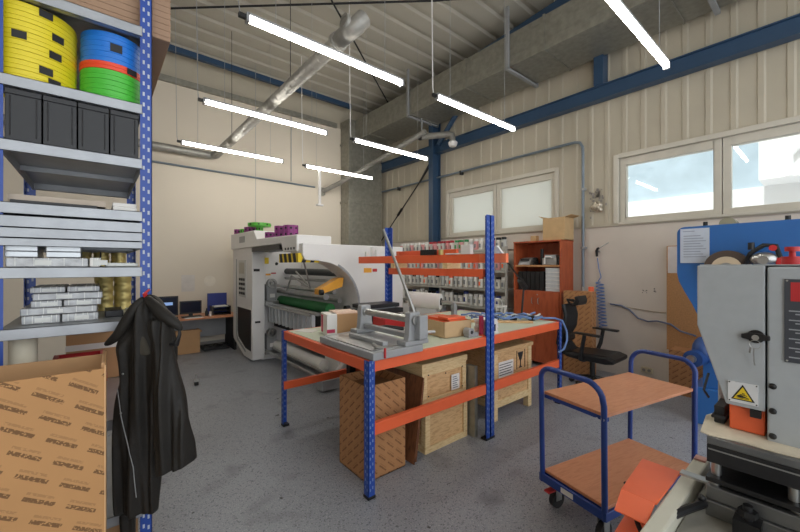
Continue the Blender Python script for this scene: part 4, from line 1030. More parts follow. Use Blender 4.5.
tag(MB().box(2.515, 2.555, 2.12, 2.2, 0, .58).build('steel_profile', GALV, None, .003), 'second grey steel profile behind the first one by the crates', 'profile')
t = thing('wooden_crate', 'big pine crate on feet with a white label under the second bench', 'crate', (3.2, 2.4, 0))
X0, X1, Y0, Y1, ZT = 2.90, 3.57, 2.08, 2.74, .665
MB().box(X0 + .012, X1 - .012, Y0 + .012, Y1, .14, ZT - .02).build('panel', PINE, t)
mb = MB(); mb.box(X0, X0 + .07, Y0, Y1, 0, ZT); mb.box(X1 - .06, X1, Y0, Y0 + .05, 0, ZT); mb.box(X1 - .06, X1, Y1 - .05, Y1, 0, ZT); mb.build('corner_batten', PINE, t, .003) if False else None
for x in (X0, X1 - .065):
    for y in (Y0, Y1 - .06): MB().box(x, x + .065, y, y + .06, 0, ZT - .021).build('corner_batten', PINE_L, t, .003)
mb = MB(); mb.box(X0 + .065, X1 - .065, Y0, Y0 + .05, .12, .19); mb.box(X0, X0 + .05, Y0 + .06, Y1 - .06, .12, .19); mb.box(X0 + .065, X1 - .065, Y0 + .002, Y0 + .014, .385, .40); mb.build('frame_batten', PINE_L, t, .003)
MB().box(X0 - .012, X1 + .012, Y0 - .015, Y1 + .01, ZT - .02, ZT + .02).build('lid', PINE, t, .004)
MB().box(2.99, 3.24, Y0 + .008, Y0 + .011, .40, .55).build('paper_label', PAPER, t)
mb = MB()
for k in range(5): mb.box(3.00, 3.22 - .03 * (k % 2), Y0 + .0065, Y0 + .008, .42 + .025 * k, .427 + .025 * k)
mb.build('label_text', INK, t)
mb = MB().prism([(3.32, .60), (3.42, .60), (3.385, .52), (3.375, .52), (3.375, .46), (3.40, .44), (3.34, .44), (3.365, .46), (3.365, .52), (3.355, .52)], 'y', Y0 + .005, Y0 + .011); mb.box(3.45, 3.452, Y0 + .005, Y0 + .011, .43, .62); mb.box(3.30, 3.302, Y0 + .005, Y0 + .011, .43, .62); mb.build('fragile_mark', INK, t)
tag(MB().box(2.68, 2.87, 2.5, 3.1, 0, .60).build('brown_carton', mat('dark_kraft', (134, 92, 66), .8), None, .004), 'dark brown carton behind the double post under the second bench', 'carton')
tag(MB().box(2.05, 2.45, 2.70, 3.04, 0, .70).build('brown_carton', mat('dark_kraft', (134, 92, 66), .8), None, .004), 'dark brown carton behind the printed one under the nearer bench', 'carton')

# ================================================================== BOOKCASE AND INK RACK AT THE RIGHT WALL
BX0, BX1, KY0, KY1 = 5.05, 5.43, 2.49, 3.25
t = thing('bookcase', 'reddish brown bookcase with two doors against the right wall', 'bookcase', (5.25, 2.87, 0))
mb = MB(); mb.box(BX0, BX1, KY0, KY0 + .02, 0, 1.84); mb.build('side_panel', CHERRY, t, .002)
mb = MB(); mb.box(BX0, BX1, KY1 - .02, KY1, 0, 1.84); mb.build('side_panel', CHERRY, t, .002)
MB().box(BX0 - .005, BX1 + .005, KY0 - .004, KY1 + .004, 1.84, 1.862).build('top_panel', CHERRY, t, .002)
MB().box(BX1 - .012, BX1 - .002, KY0 + .02, KY1 - .02, .05, 1.84).build('back_panel', CHERRY, t)
MB().box(BX0 + .01, BX1 - .012, KY0 + .02, KY1 - .02, 1.475, 1.50).build('shelf', mat('tan_shelf_edge', (190, 138, 92), .5), t)
MB().box(BX0 + .01, BX1 - .012, KY0 + .02, KY1 - .02, 1.095, 1.115).build('shelf', CHERRY, t)
YM = (KY0 + KY1) / 2
for a, b, hy in ((KY0 + .022, YM - .002, YM - .05), (YM + .002, KY1 - .022, YM + .05)):
    d = MB().box(BX0 - .016, BX0, a, b, .06, 1.105).build('door', CHERRY, t, .002)
    MB().tube([(BX0 - .016, hy, .92), (BX0 - .04, hy, .93), (BX0 - .04, hy, 1.0), (BX0 - .016, hy, 1.01)], .006, n=8).build('handle', STEEL, d)
k_ = MB().cyl((BX0 - .02, YM - .03, 1.06), (BX0 - .015, YM - .03, 1.06), .01); k_.build('lock', STEEL, t)
# contents
ORD2 = ('first', 'second', 'third', 'fourth', 'fifth', 'sixth')
for i in range(6):
    y = 3.20 - i * .072
    tag(MB().box(BX0 + .05, BX0 + .30, y - .064, y, 1.1155, 1.40).build('binder', BLACK, None, .004), '%s black binder from the left on the lower open shelf of the bookcase' % ORD2[i], 'binder', 'black binders')
for i in range(6):
    z = 1.1155 + i * .057
    t2 = thing('paper_ream', '%s paper ream from the bottom in the bookcase pile' % ORD2[i], 'paper ream', (BX0 + .15, 2.64, z), 0, 'paper reams')
    MB().box(BX0 + .03, BX0 + .3, 2.525, 2.735, z, z + .045).build('paper', mat('ream_grey', (190, 192, 194), .6), t2, .002)
    MB().box(BX0 + .028, BX0 + .302, 2.523, 2.737, z + .046, z + .056).build('lid_edge', PAPER, t2)
SZB = 1.5005
t2 = thing('grey_device', 'grey desk device on the upper shelf of the bookcase, left end', 'device', (5.2, 3.1, SZB))
MB().prism([(BX0 + .04, SZB), (BX0 + .28, SZB), (BX0 + .28, SZB + .12), (BX0 + .1, SZB + .10)], 'y', 3.0, 3.2).build('device_body', GREYP, t2, .006); MB().box(BX0 + .06, BX0 + .09, 3.03, 3.17, SZB + .06, SZB + .10).build('dark_panel', BLACK, t2)
t2 = thing('tape_dispenser', 'black tape dispenser in the middle of the bookcase upper shelf', 'dispenser', (5.15, 2.9, SZB))
mb = MB().ring((5.12, 2.90, SZB + .06), 'y', .02, .055, .03, n=20); mb.box(5.07, 5.22, 2.89, 2.94, SZB, SZB + .03); mb.build('tape_body', BLACK, t2)
tag(MB().cyl((5.17, 2.84, SZB), (5.17, 2.84, SZB + .24), .025, n=14).build('black_flask', BLACK), 'tall black flask in the middle of the upper bookcase shelf', 'flask')
tag(MB().box(5.1, 5.3, 2.58, 2.80, SZB, SZB + .10).build('silver_box', STEEL, None, .006), 'silver metal box at the right of the upper bookcase shelf', 'box')
tag(MB().box(5.12, 5.3, 2.60, 2.77, SZB + .1005, SZB + .15).build('silver_tray', ALU, None, .006), 'silver tray stacked on the metal box in the bookcase', 'tray')
tag(MB().tube([(5.08, 2.75, SZB + .015), (5.08, 2.75, SZB + .10), (5.085, 2.74, SZB + .12), (5.09, 2.66, SZB + .12), (5.09, 2.65, SZB + .10)], .012, n=8).build('white_hook', PAPER), 'white bent hook before the silver box in the bookcase', 'hook')
tag(MB().box(5.1, 5.25, 2.52, 2.565, SZB, SZB + .12).build('dark_pack', DARK, None, .004), 'dark pack at the right end of the upper bookcase shelf', 'pack')
# boxes on the top
TZ = 1.8625
t2 = thing('open_cardboard_box', 'plain open cardboard box standing on top of the bookcase', 'box', (5.25, 2.65, TZ))
mb = MB(); obox(mb, 5.12, 5.40, 2.47, 2.80, TZ, TZ + .33); mb.build('box_body', mat('light_kraft', (196, 164, 120), .8), t2)
mb = MB(); mb.add([(5.12, 2.80, TZ + .33), (5.40, 2.80, TZ + .33), (5.40, 2.87, TZ + .37), (5.12, 2.87, TZ + .37), (5.12, 2.797, TZ + .327), (5.40, 2.797, TZ + .327), (5.40, 2.868, TZ + .366), (5.12, 2.868, TZ + .366)], [(0, 1, 2, 3), (4, 7, 6, 5), (0, 4, 5, 1), (2, 6, 7, 3), (0, 3, 7, 4), (1, 5, 6, 2)])
mb.build('flap', mat('light_kraft', (196, 164, 120), .8), t2)
mb = MB(); mb.add([(5.12, 2.47, TZ + .33), (5.40, 2.47, TZ + .33), (5.40, 2.38, TZ + .355), (5.12, 2.38, TZ + .355), (5.12, 2.473, TZ + .326), (5.40, 2.473, TZ + .326), (5.40, 2.382, TZ + .351), (5.12, 2.382, TZ + .351)], [(0, 1, 2, 3), (4, 7, 6, 5), (0, 4, 5, 1), (2, 6, 7, 3), (0, 3, 7, 4), (1, 5, 6, 2)])
mb.build('flap', mat('light_kraft', (196, 164, 120), .8), t2)
tag(MB().box(5.15, 5.24, 2.93, 3.02, TZ, TZ + .085).build('small_box', mat('light_kraft', (196, 164, 120), .8), None, .003), 'tiny cardboard box on the bookcase beside the open box', 'box')

# wire rack with ink jars
IX0, IX1, IY0, IY1 = 4.98, 5.30, 3.34, 6.2
SH = (.50, .80, 1.11, 1.415, 1.76)
t = thing('wire_shelf_rack', 'long pale shelf rack full of ink jars under the left window', 'shelving rack', (5.15, 4.7, 0))
for y in (IY0, (IY0 + IY1) / 2, IY1):
    for x in (IX0, IX1): MB().box(x - .015, x + .015, y - .015, y + .015, 0, 1.80).build('post', mat('rack_grey', (172, 170, 162), .45, .3), t)
for z in SH:
    mb = MB().box(IX0, IX1, IY0 + .016, IY1 - .016, z - .025, z - .005); mb.box(IX0 - .016, IX0, IY0, IY1, z - .04, z); mb.build('shelf', mat('rack_grey', (172, 170, 162), .45, .3), t)
LIDC = {'red': mat('lid_red', (176, 44, 54), .45), 'black': BLACK, 'green': mat('lid_green', (40, 140, 76), .45), 'white': PAPER, 'blue': mat('lid_blue', (60, 70, 130), .45), 'orange': REDORANGE}
BODY = {'white': mat('jar_white', (216, 212, 204), .4), 'clear': mat('jar_clear', (190, 190, 184), .3), 'pink': mat('jar_pink', (214, 150, 150), .4)}
PROTO = {}
def jar(x, y, z, r, hh, lid, body, label, grp):
    key = (r, hh, lid, body)
    if key in PROTO: return copy_tree(PROTO[key], (x, y, z), label, None, grp)
    t = thing('ink_jar', label, 'jar', (x, y, z), 0, grp)
    MB().lathe([(r * .96, 0), (r, .006), (r, hh * .74), (r * .8, hh * .8)], (x, y, z), 12).build('jar_body', BODY[body], t)
    MB().lathe([(r * .84, hh * .8), (r * .84, hh), (r * .8, hh + .002)], (x, y, z), 12).build('lid', LIDC[lid], t)
    MB().box(x - r * 1.01, x - r * .96, y - r * .35, y + r * .35, z + hh * .2, z + hh * .55).build('jar_label', LIDC[lid] if lid in ('green', 'orange', 'blue') else (GREYTXT if lid != 'red' else mat('dull_red_label', (170, 110, 110), .6)), t)
    PROTO[key] = t; return t
SHN = ('bottom', 'second', 'third', 'fourth', 'top')
lids_by = [['white', 'black', 'white'], ['white', 'black', 'blue', 'white'], ['white', 'black', 'white', 'orange'], ['white', 'orange', 'black', 'white'], ['red', 'red', 'black', 'red', 'green', 'white']]
random.seed(3)
for si in (1, 2, 3, 4):
    y = IY0 + .10; k = 0
    while y < IY1 - .09:
        big = si != 4 and (k % 5 == 2)
        lid = lids_by[si][(k * 7 + si * 3 + k // 3) % len(lids_by[si])]
        if si == 4: lid = 'black' if y < 3.75 else 'white' if y < 4.2 else 'green' if y < 4.45 else 'red' if y < 5.2 else 'white'
        body = ('white', 'clear', 'pink')[(k * 5 + si) % 3 if si == 4 else (0 if k % 3 else 1)]
        if si == 3 and k % 4 == 1: body = 'pink'
        r = .05 if not big else .055; hh = .19 if not big else .23
        jar(5.07 + .01 * (k % 2), y, SH[si] + .0005, r, hh, lid, body, '%sink jar with %s lid and %s body on the %s wire rack shelf' % ('large ' if big else '', lid, body, SHN[si]), '%s lid %s%s jars on the %s rack shelf' % (lid, 'large ' if big else '', body, SHN[si]))
        y += 2 * r + .012; k += 1
tag(MB().box(5.0, 5.28, 5.35, 6.1, SH[4] + .001, SH[4] + .05).build('flat_carton', mat('pale_carton', (196, 186, 172), .7)), 'pale flat carton on the rack top by the blue column', 'carton') if False else None
for i, (a, b, m, lb) in enumerate(((3.5, 4.3, WHITE_M, 'white flat lid panel lying low on the wire rack'),)):
    tag(MB().box(5.0, 5.28, a, b, SH[0] + .0005, SH[0] + .16).build('white_case', m, None, .01), 'white case on the bottom shelf of the wire rack, right part', 'case')
tag(MB().box(5.0, 5.28, 4.9, 5.9, SH[0] + .0005, SH[0] + .2).build('white_case', WHITE_M, None, .01), 'white case on the bottom shelf of the wire rack, left part', 'case')

# ================================================================== CHAIR CORNER AND RIGHT WALL
t = thing('printed_carton', 'tall printed kraft carton standing behind the office chair', 'carton', (5.2, 2.2, 0))
MB().box(5.02, 5.16, 2.06, 2.44, 0, 1.14).build('carton_body', KRAFT_D, t, .004)
mb = MB().box(5.03, 5.15, 2.065, 2.20, 1.141, 1.147); mb.build('top_flap', KRAFT, t)
tag(MB().ring((5.1, 2.10, 1.1475), 'z', .02, .035, .06, n=18).build('tape_roll', REDORANGE), 'small orange roll on top of the tall carton', 'tape')
# office chair facing -y
CXc = 4.70
t = thing('office_chair', 'black office chair with armrests and headrest by the tall carton', 'chair', (CXc, 1.92, 0))
mb = MB()
sv = [(1.585, .385), (1.60, .42), (1.68, .445), (1.9, .44), (2.1, .43), (2.17, .42), (2.17, .36), (2.0, .345), (1.7, .345), (1.62, .36)]
mb.prism(sv, 'x', CXc - .22, CXc + .22); mb.build('seat', BLACK, t, .03)
fr_pts = [(2.08, .38), (2.19, .40), (2.27, .50), (2.255, .60), (2.19, .72), (2.175, .86), (2.21, 1.00)]
mb = MB()
for s in (-.17, .17): mb.tube([(CXc + s * (1 - .25 * i / 6), y + .01, z) for i, (y, z) in enumerate(fr_pts)], .028, n=8)
mb.build('back_frame', BLACK, t)
mb = MB()
n = len(fr_pts)
for i in range(1, n - 1):
    (y0, z0), (y1, z1) = fr_pts[i], fr_pts[i + 1]
    w0 = .17 * (1 - .25 * i / 6); w1 = .17 * (1 - .25 * (i + 1) / 6)
    vs_ = [(CXc - w0, y0 - .015, z0), (CXc + w0, y0 - .015, z0), (CXc + w1, y1 - .015, z1), (CXc - w1, y1 - .015, z1)]
    mb.add(vs_ + [(a, b + .03, c) for a, b, c in vs_], [(0, 1, 2, 3), (7, 6, 5, 4), (0, 4, 5, 1), (2, 6, 7, 3), (0, 3, 7, 4), (1, 5, 6, 2)])
mb.build('backrest', mat('black_mesh_cloth', (30, 30, 33), .8, 0, .2, 60), t)
mb = MB()
hp = [(2.05, 1.115), (2.03, 1.05), (2.045, 1.0), (2.09, .985), (2.13, 1.0), (2.10, 1.03), (2.075, 1.06), (2.09, 1.10)]
mb.prism(hp, 'x', CXc - .13, CXc + .13); mb.build('headrest', BLACK, t, .012)
mb = MB().tube([(CXc, 2.2, 1.0), (CXc, 2.23, 1.05), (CXc, 2.16, 1.045), (CXc, 2.10, 1.02)], .02, n=8); mb.build('headrest_stem', BLACK, t)
mb = MB(); mb.cyl((CXc - .1, 2.235, .57), (CXc + .1, 2.235, .57), .06, n=16); mb.build('lumbar_pad', BLACK, t)
for s, dz in ((-.27, 0), (.27, 0)):
    mb = MB(); mb.prism([(1.72, .665), (2.02, .675), (2.02, .695), (1.72, .69)], 'x', CXc + s - .04, CXc + s + .04); a_ = mb.build('armrest', BLACK, t, .012)
    MB().tube([(CXc + s, 1.90, .67), (CXc + s, 1.93, .5), (CXc + s * .8, 1.97, .36), (CXc + s * .4, 1.97, .33)], [.022, .024, .024, .02], n=8).build('armrest_support', BLACK, t)
MB().cyl((CXc, 1.92, .10), (CXc, 1.92, .35), .03, n=14).build('gas_column', BLACK, t)
for k in range(5):
    a = 2 * PI * k / 5 + .3; d = Vector((math.cos(a), math.sin(a), 0))
    l = MB().tube([Vector((CXc, 1.92, .12)), Vector((CXc, 1.92, .075)) + d * .26], [.028, .018], n=8).build('leg', BLACK, t)
    q = Vector((CXc, 1.92, .03)) + d * .255; pz = Vector((-d.y, d.x, 0)); MB().cyl(q - pz * .02, q + pz * .02, .03, n=14).build('caster', DARK, l)
# air gun on its hook and coil hose
t = thing('air_gun', 'black air gun hanging on the right wall above the coil hose', 'air gun', (5.44, 2.12, 1.6))
mb = MB(); mb.tube([(5.44, 2.16, 1.62), (5.44, 2.165, 1.70), (5.44, 2.15, 1.735), (5.44, 2.13, 1.74)], [.016, .018, .018, .014], n=10); mb.build('grip', BLACK, t)
MB().tube([(5.44, 2.13, 1.74), (5.44, 2.01, 1.81)], .007, n=8).build('nozzle', STEEL, t)
MB().box(5.455, 5.498, 2.14, 2.17, 1.68, 1.70).build('hook', GREYP, t)
mb = MB(); pts = []
pts = [(5.44, 2.155, 1.60), (5.45, 2.14, 1.45), (5.45, 2.11, 1.33), (5.45, 2.15, 1.27)]
MB().tube(pts, .007, n=7).build('hose', HOSE, t)
N = 150; pts = []
for i in range(N):
    q = i / (N - 1); a = q * 2 * PI * 14; pts.append((5.435 + .035 * math.cos(a), 2.125 - .05 * q + .05 * math.sin(a), 1.26 - .66 * q))
tag(MB().tube(pts, .008, n=6).build('coil_hose', HOSE), 'blue coiled air hose hanging on the right wall below the air gun', 'hose')
tag(MB().tube([(5.47, 2.0, .96), (5.47, 1.86, .95), (5.47, 1.76, .90), (5.47, 1.66, .80), (5.47, 1.55, .77), (5.46, 1.45, .79), (5.43, 1.3, .77), (5.42, 1.2, .70), (5.43, 1.05, .66)], .011, n=7).build('air_hose', HOSE_G), 'blue-grey hose sagging along the right wall', 'hose')
tag(MB().tube([(5.4925, 2.03, .97), (5.4925, 1.8, .93), (5.4925, 1.5, .90), (5.4925, 1.36, .90)], .0055, n=6).build('wall_wire', mat('beige_wire', (170, 156, 132), .5)), 'thin beige wire along the right wall above the hose', 'wire')
t = thing('wall_socket', 'beige double socket low on the right wall behind the trolley', 'socket', (5.48, 1.57, .1))
MB().box(5.465, 5.4992, 1.50, 1.63, .10, .17).build('socket_box', mat('beige_socket', (206, 194, 166), .5), t, .006)
mb = MB().cyl((5.462, 1.535, .135), (5.466, 1.535, .135), .02); mb.build('socket_face', PUTTY, t); MB().cyl((5.462, 1.595, .135), (5.466, 1.595, .135), .02).build('socket_face', PUTTY, t)
random.seed(11)
for j, (cy, cz, n_, sp, lb) in enumerate(((1.60, 1.16, 6, .022, 'dark scuff marks on the right wall left of the cork board'), (1.475, 1.17, 5, .014, 'grey scuff patch on the right wall nearest the cork board'))):
    mb = MB()
    for i in range(n_):
        a, b = random.gauss(cy, sp), random.gauss(cz, sp * .8); q = random.uniform(.004, .010); m_ = arc((a, b), q, 0, 330, 7); mb.prism([(u + random.uniform(-.3, .3) * q, v + random.uniform(-.3, .3) * q) for u, v in m_], 'x', 5.4975, 5.4993)
    o = tag(mb.build('scuff_marks', mat('scuff_grey', (96, 92, 90), .8, 0, .3, 40)), lb, 'wall marks'); o['kind'] = 'stuff'
for (y, z) in ((1.86, 1.70), (1.93, 1.32), (2.0, 1.38), (1.83, 1.22), (2.12, 2.0)):
    pass
t = thing('cork_board', 'brown cork board with a white strip leaning on the right wall behind the blue machine', 'cork board', (5.46, 1.0, .45))
MB().box(5.46, 5.475, .60, 1.335, .45, 1.40).build('cork_panel', CORK, t)
MB().box(5.46, 5.475, .60, 1.335, 1.402, 1.73).build('white_panel', mat('pinkish_white_panel', (214, 206, 202), .6), t)
mb = MB().box(5.455, 5.48, 1.335, 1.345, .45, 1.735); mb.box(5.455, 5.48, .60, 1.335, 1.73, 1.738); mb.build('thin_frame', CORK, t)
t = thing('cardboard_box', 'brown box on the floor by the right wall behind the trolley', 'box', (5.3, 1.1, 0))
MB().box(5.15, 5.42, .80, 1.25, 0, .51).build('box_body', KRAFT_D, t, .004); MB().box(5.16, 5.41, .81, 1.02, .511, .517).build('top_flap', KRAFT, t)

# ================================================================== BLUE PRESS FRAME
t = thing('blue_machine', 'big bright blue machine frame with rounded head behind the grey press', 'machine', (4.55, .35, 0))
ol = [(1.0 - .06 + .06 * math.cos(math.radians(a)), 1.81 + .06 * math.sin(math.radians(a))) for a in range(0, 91, 15)]
ol = [(1.0, 1.42)] + ol + [(-.6, 1.885), (-.6, 0), (.66, 0), (.66, .35), (.80, .35), (.80, .88), (.83, 1.0), (.88, 1.12), (.94, 1.24), (.985, 1.34)]
cf = bmesh.new(); vv = [cf.verts.new((4.4, y, z)) for y, z in ol]; f = cf.faces.new(vv); r = bmesh.ops.extrude_face_region(cf, geom=[f])
for v in [g for g in r['geom'] if isinstance(g, bmesh.types.BMVert)]: v.co.x = 4.72
bmesh.ops.triangulate(cf, faces=[q for q in cf.faces if len(q.verts) > 4]); cf.verts.index_update()
mb = MB(); mb.add([v.co.copy() for v in cf.verts], [[v.index for v in q.verts] for q in cf.faces]); cf.free(); mb.build('frame_plate', BLUE_MC, t, .012)
MB().box(4.36, 4.76, .62, .88, 0, .35).build('foot_block', BLUE_MC, t, .01)
pn = MB().box(4.388, 4.3995, .752, .971, 1.52, 1.85).build('notice_sheet', mat('pale_notice', (188, 196, 208), .5), t)
mb = MB()
for k in range(9): mb.box(4.385, 4.388, .775 + .02 * (k % 3), .945, 1.575 + .025 * k, 1.583 + .025 * k)
mb.box(4.385, 4.388, .86, .95, 1.82, 1.828); mb.build('notice_text', mat('pale_notice_text', (146, 154, 168), .7), pn)
mb = MB().ring((4.30, .62, 1.47), 'x', .10, .16, .1, n=30); mb.build('wheel_rim', mat('brown_rim', (86, 74, 66), .5, .3), t)
mb = MB().ring((4.29, .62, 1.47), 'x', .05, .105, .1, n=30); mb.build('wheel_disc', mat('cream_disc', (206, 188, 160), .5), t); MB().cyl((4.28, .62, 1.47), (4.4, .62, 1.47), .05).build('hub', STEEL, t)
g2 = MB()
mb = MB().tube([(4.3, .50, 1.50), (4.26, .46, 1.60), (4.26, .38, 1.665), (4.26, .31, 1.66), (4.28, .275, 1.52)], .018, n=8); mb.build('guard_bar', BLACK, t)
mb = MB().ball((4.28, .38, 1.55), .07, .09, .06); mb.cyl((4.2, .38, 1.54), (4.4, .38, 1.54), .035); mb.build('motor_body', STEEL, t)
mb = MB().box(4.25, 4.4, .24, .31, 1.50, 1.56); mb.build('red_block', RED, t, .006); MB().cyl((4.24, .325, 1.64), (4.3, .325, 1.64), .025).build('red_cap', RED, t); MB().cyl((4.26, .455, 1.63), (4.26, .455, 1.69), .022).build('knob', BLACK, t)
MB().prism(arc((.63, 1.875), .06, 0, 180, 10), 'x', 4.42, 4.6).build('lifting_eye', mat('olive_grey', (150, 148, 128), .5, .3), t)
for y, zz in ((.80, 1.87), (.255, 1.875)):
    MB().cyl((4.5, y, zz), (4.5, y, zz + .045), .018).build('top_bolt', BLACK, t)
mb = MB().cyl((4.18, .835, .64), (4.42, .80, .64), .075, n=22); mb.ball((4.36, .79, .70), .12, .085, .13); mb.build('drive_housing', mat('dark_blue_drive', (36, 70, 128), .45, 0, .08, 10), t)
mb = MB().cyl((4.15, .845, .64), (4.19, .835, .64), .035, n=18); mb.build('drive_hub', STEEL, t)

# ================================================================== TROLLEY
AZ = math.radians(-12.55)
t = thing('trolley', 'blue tube trolley with two beech shelves on casters', 'trolley', (2.066, .772, 0), AZ)
Wt = world_of(t)
def LB():
    return MB()
def lbuild(mb, *a, **k):
    mb.v = [Wt @ q for q in mb.v]; return mb.build(*a, **k)
LEN, WID = .88, .405
TUBEB = mat('trolley_blue_paint', (34, 62, 132), .35, 0, .05, 8)
for z, n_ in ((.71, 'top_shelf'), (.222, 'bottom_shelf')):
    lbuild(MB().box(.0, LEN, .0, WID, z - .018, z), n_, BEECH, t, .002)
    mb = MB()
    mb.box(.0, LEN, .05, .064, z - .035, z - .019); mb.box(.0, LEN, WID - .064, WID - .05, z - .035, z - .019); mb.box(.0, .02, .0, .05, z - .04, z - .019); mb.box(.0, .02, .064, WID - .064, z - .04, z - .019); mb.box(.0, .02, WID - .05, WID, z - .04, z - .019); mb.box(LEN - .02, LEN, .064, WID - .064, z - .04, z - .019)
    lbuild(mb, 'shelf_frame', TUBEB, t)
for x in (-.016, LEN + .016):
    R_ = .09; zt = .875; a0, a1 = .0, WID
    pts = [(x, a0, .155), (x, a0, zt - R_ - .03)] + [(x, a0 + R_ - R_ * math.cos(math.radians(q)), zt - R_ + R_ * math.sin(math.radians(q))) for q in range(15, 91, 15)] + \
          [(x, a1 - R_ + R_ * math.sin(math.radians(q)), zt - R_ + R_ * math.cos(math.radians(q))) for q in range(0, 91, 15)] + [(x, a1, .155)]
    pts = [(px + (1 if x > 0 else -1) * .03 * max(0, (pz - .72) / .155), py, pz) for px, py, pz in pts]
    lbuild(MB().tube(pts, .0155, n=14), 'handle_frame', TUBEB, t)
lbuild(MB().box(-.03, LEN + .03, -.016, .0, .155, .205), 'base_rail', TUBEB, t, .004); lbuild(MB().box(-.03, LEN + .03, WID, WID + .016, .155, .205), 'base_rail', TUBEB, t, .004)
lbuild(MB().box(-.03, -.014, .0, WID, .155, .205), 'base_rail', TUBEB, t, .004); lbuild(MB().box(LEN + .014, LEN + .03, .0, WID, .155, .205), 'base_rail', TUBEB, t, .004)
for i, (x, y) in enumerate(((.05, .05), (.05, WID - .05), (LEN - .05, .05), (LEN - .05, WID - .05))):
    mb = MB(); mb.box(x - .03, x + .03, y - .025, y + .025, .14, .155); mb.box(x - .025, x + .02, y - .022, y - .018, .05, .14); mb.box(x - .025, x + .02, y + .018, y + .022, .05, .14)
    c_ = lbuild(mb, 'caster', STEEL, t)
    mb = MB(); mb.cyl((x, y - .016, .05), (x, y + .016, .05), .05, n=20); lbuild(mb, 'wheel', DARK, c_)
    if i == 1:
        mb = MB(); mb.box(x - .09, x - .03, y - .02, y + .02, .11, .122); lbuild(mb, 'brake_pedal', RED, c_, .003)
lbuild(MB().box(-.032, -.030, .18, .26, .165, .195), 'white_plate', PAPER, t)
for y in (.0, WID): lbuild(MB().cyl((-.036, y, .69), (-.028, y, .69), .010, n=10), 'bolt', STEEL, t)

# ================================================================== GREY PRESS IN THE FOREGROUND
t = thing('foil_press', 'light grey press with lock and yellow warning sign in the right foreground', 'press', (1.7, .0, 0))
XP = 1.70
d_ = MB().prism([(.326, 1.498), (.326, 1.279), (.246, 1.012), (.148, 1.012), (.148, 1.498)], 'x', XP, XP + .40).build('door_panel', GREY_L, t, .004)
MB().prism([(.143, 1.494), (.143, .915), (-.6, .915), (-.6, 1.494)], 'x', XP - .004, XP + .45).build('main_housing', GREY_L, t, .005)
MB().box(XP + .01, XP + .38, -.6, .32, 1.4985, 1.502).build('top_edge', GREY_L, t)
# lock with keys
lk = MB().cyl((XP - .006, .17, 1.26), (XP, .17, 1.26), .022, n=24); lk = lk.build('lock_plate', BLACK, d_)
mb = MB().prism([(.205, 1.252), (.205, 1.266), (.185, 1.272), (.155, 1.272), (.135, 1.266), (.135, 1.252), (.155, 1.248), (.185, 1.248)], 'x', XP - .016, XP - .006); mb.build('lock_handle', BLACK, lk, .003)
MB().cyl((XP - .02, .17, 1.258), (XP - .016, .17, 1.258), .009, n=14).build('key_cylinder', STEEL, lk)
mb = MB(); mb.tube([(XP - .022, .17 + .014 * math.sin(q), 1.236 + .014 * math.cos(q)) for q in [2 * PI * i / 14 for i in range(15)]], .0012, n=5); mb.build('key_ring', STEEL, lk)
mb = MB(); mb.tube([(XP - .022, .172, 1.223), (XP - .02, .174, 1.205), (XP - .012, .172, 1.165)], .002, n=6); mb.tube([(XP - .022, .18, 1.226), (XP - .015, .184, 1.205)], .0025, n=6); mb.build('key', STEEL, lk)
# warning sign
sg = MB().box(XP - .004, XP - .0005, .164, .240, 1.026, 1.097).build('warning_sign', mat('sign_white', (226, 228, 230), .4), d_)
MB().prism([(.232, 1.036), (.172, 1.036), (.202, 1.090)], 'x', XP - .0048, XP - .004).build('triangle_border', INK, sg)
MB().prism([(.2255, 1.0395), (.1785, 1.0395), (.202, 1.0820)], 'x', XP - .0056, XP - .0048).build('triangle_face', SIGNY, sg)
mb = MB(); xs0, xs1 = XP - .0064, XP - .0056
mb.prism([(.219, 1.0475), (.214, 1.053), (.206, 1.0535), (.198, 1.051), (.188, 1.0475), (.186, 1.0455), (.198, 1.0465), (.206, 1.0455)], 'x', xs0, xs1)
mb.prism([(.210, 1.0565), (.199, 1.0575), (.191, 1.054), (.191, 1.0525), (.199, 1.0545), (.209, 1.054)], 'x', xs0, xs1)
mb.prism([(.215, 1.0425), (.186, 1.0425), (.186, 1.044), (.215, 1.044)], 'x', xs0, xs1); mb.prism([(.204, 1.062), (.196, 1.061), (.197, 1.059), (.204, 1.0595)], 'x', xs0, xs1)
mb.build('hand_symbol', INK, sg)
for y in (.236, .168):
    for z in (1.030, 1.093): MB().cyl((XP - .0055, y, z), (XP - .004, y, z), .0022, n=8).build('rivet', DARK, sg)
# dark instruction plate with a red square
pl = MB().box(XP - .008, XP - .0045, -.10, .104, 1.19, 1.455).build('instruction_plate', mat('plate_dark_grey', (66, 70, 78), .4), t)
MB().box(XP - .0088, XP - .008, .035, .090, 1.385, 1.445).build('red_square', RED, pl)
mb = MB()
for k in range(17): mb.box(XP - .0088, XP - .008, -.09, .094 - .014 * ((k * 5) % 3), 1.205 + .0098 * k, 1.2086 + .0098 * k)
mb.build('text_lines', mat('plate_text', (160, 164, 170), .6), pl)
for z in (1.195, 1.45): MB().cyl((XP - .0095, .098, z), (XP - .008, .098, z), .003, n=8).build('rivet', STEEL, pl)
for z in (1.104, 1.023, .941): MB().ball((XP - .008, .130, z), .007, .010, .010).build('screw_cap', BLACK, t)
# red valve on top
mb = MB().cyl((1.76, .09, 1.502), (1.76, .09, 1.528), .026, n=18); mb.build('valve_base', RED, t); mb = MB().cyl((1.76, .09, 1.528), (1.76, .09, 1.545), .008); mb.cyl((1.76, .09, 1.545), (1.76, .09, 1.56), .018, n=14); mb.build('valve_knob', RED, t)
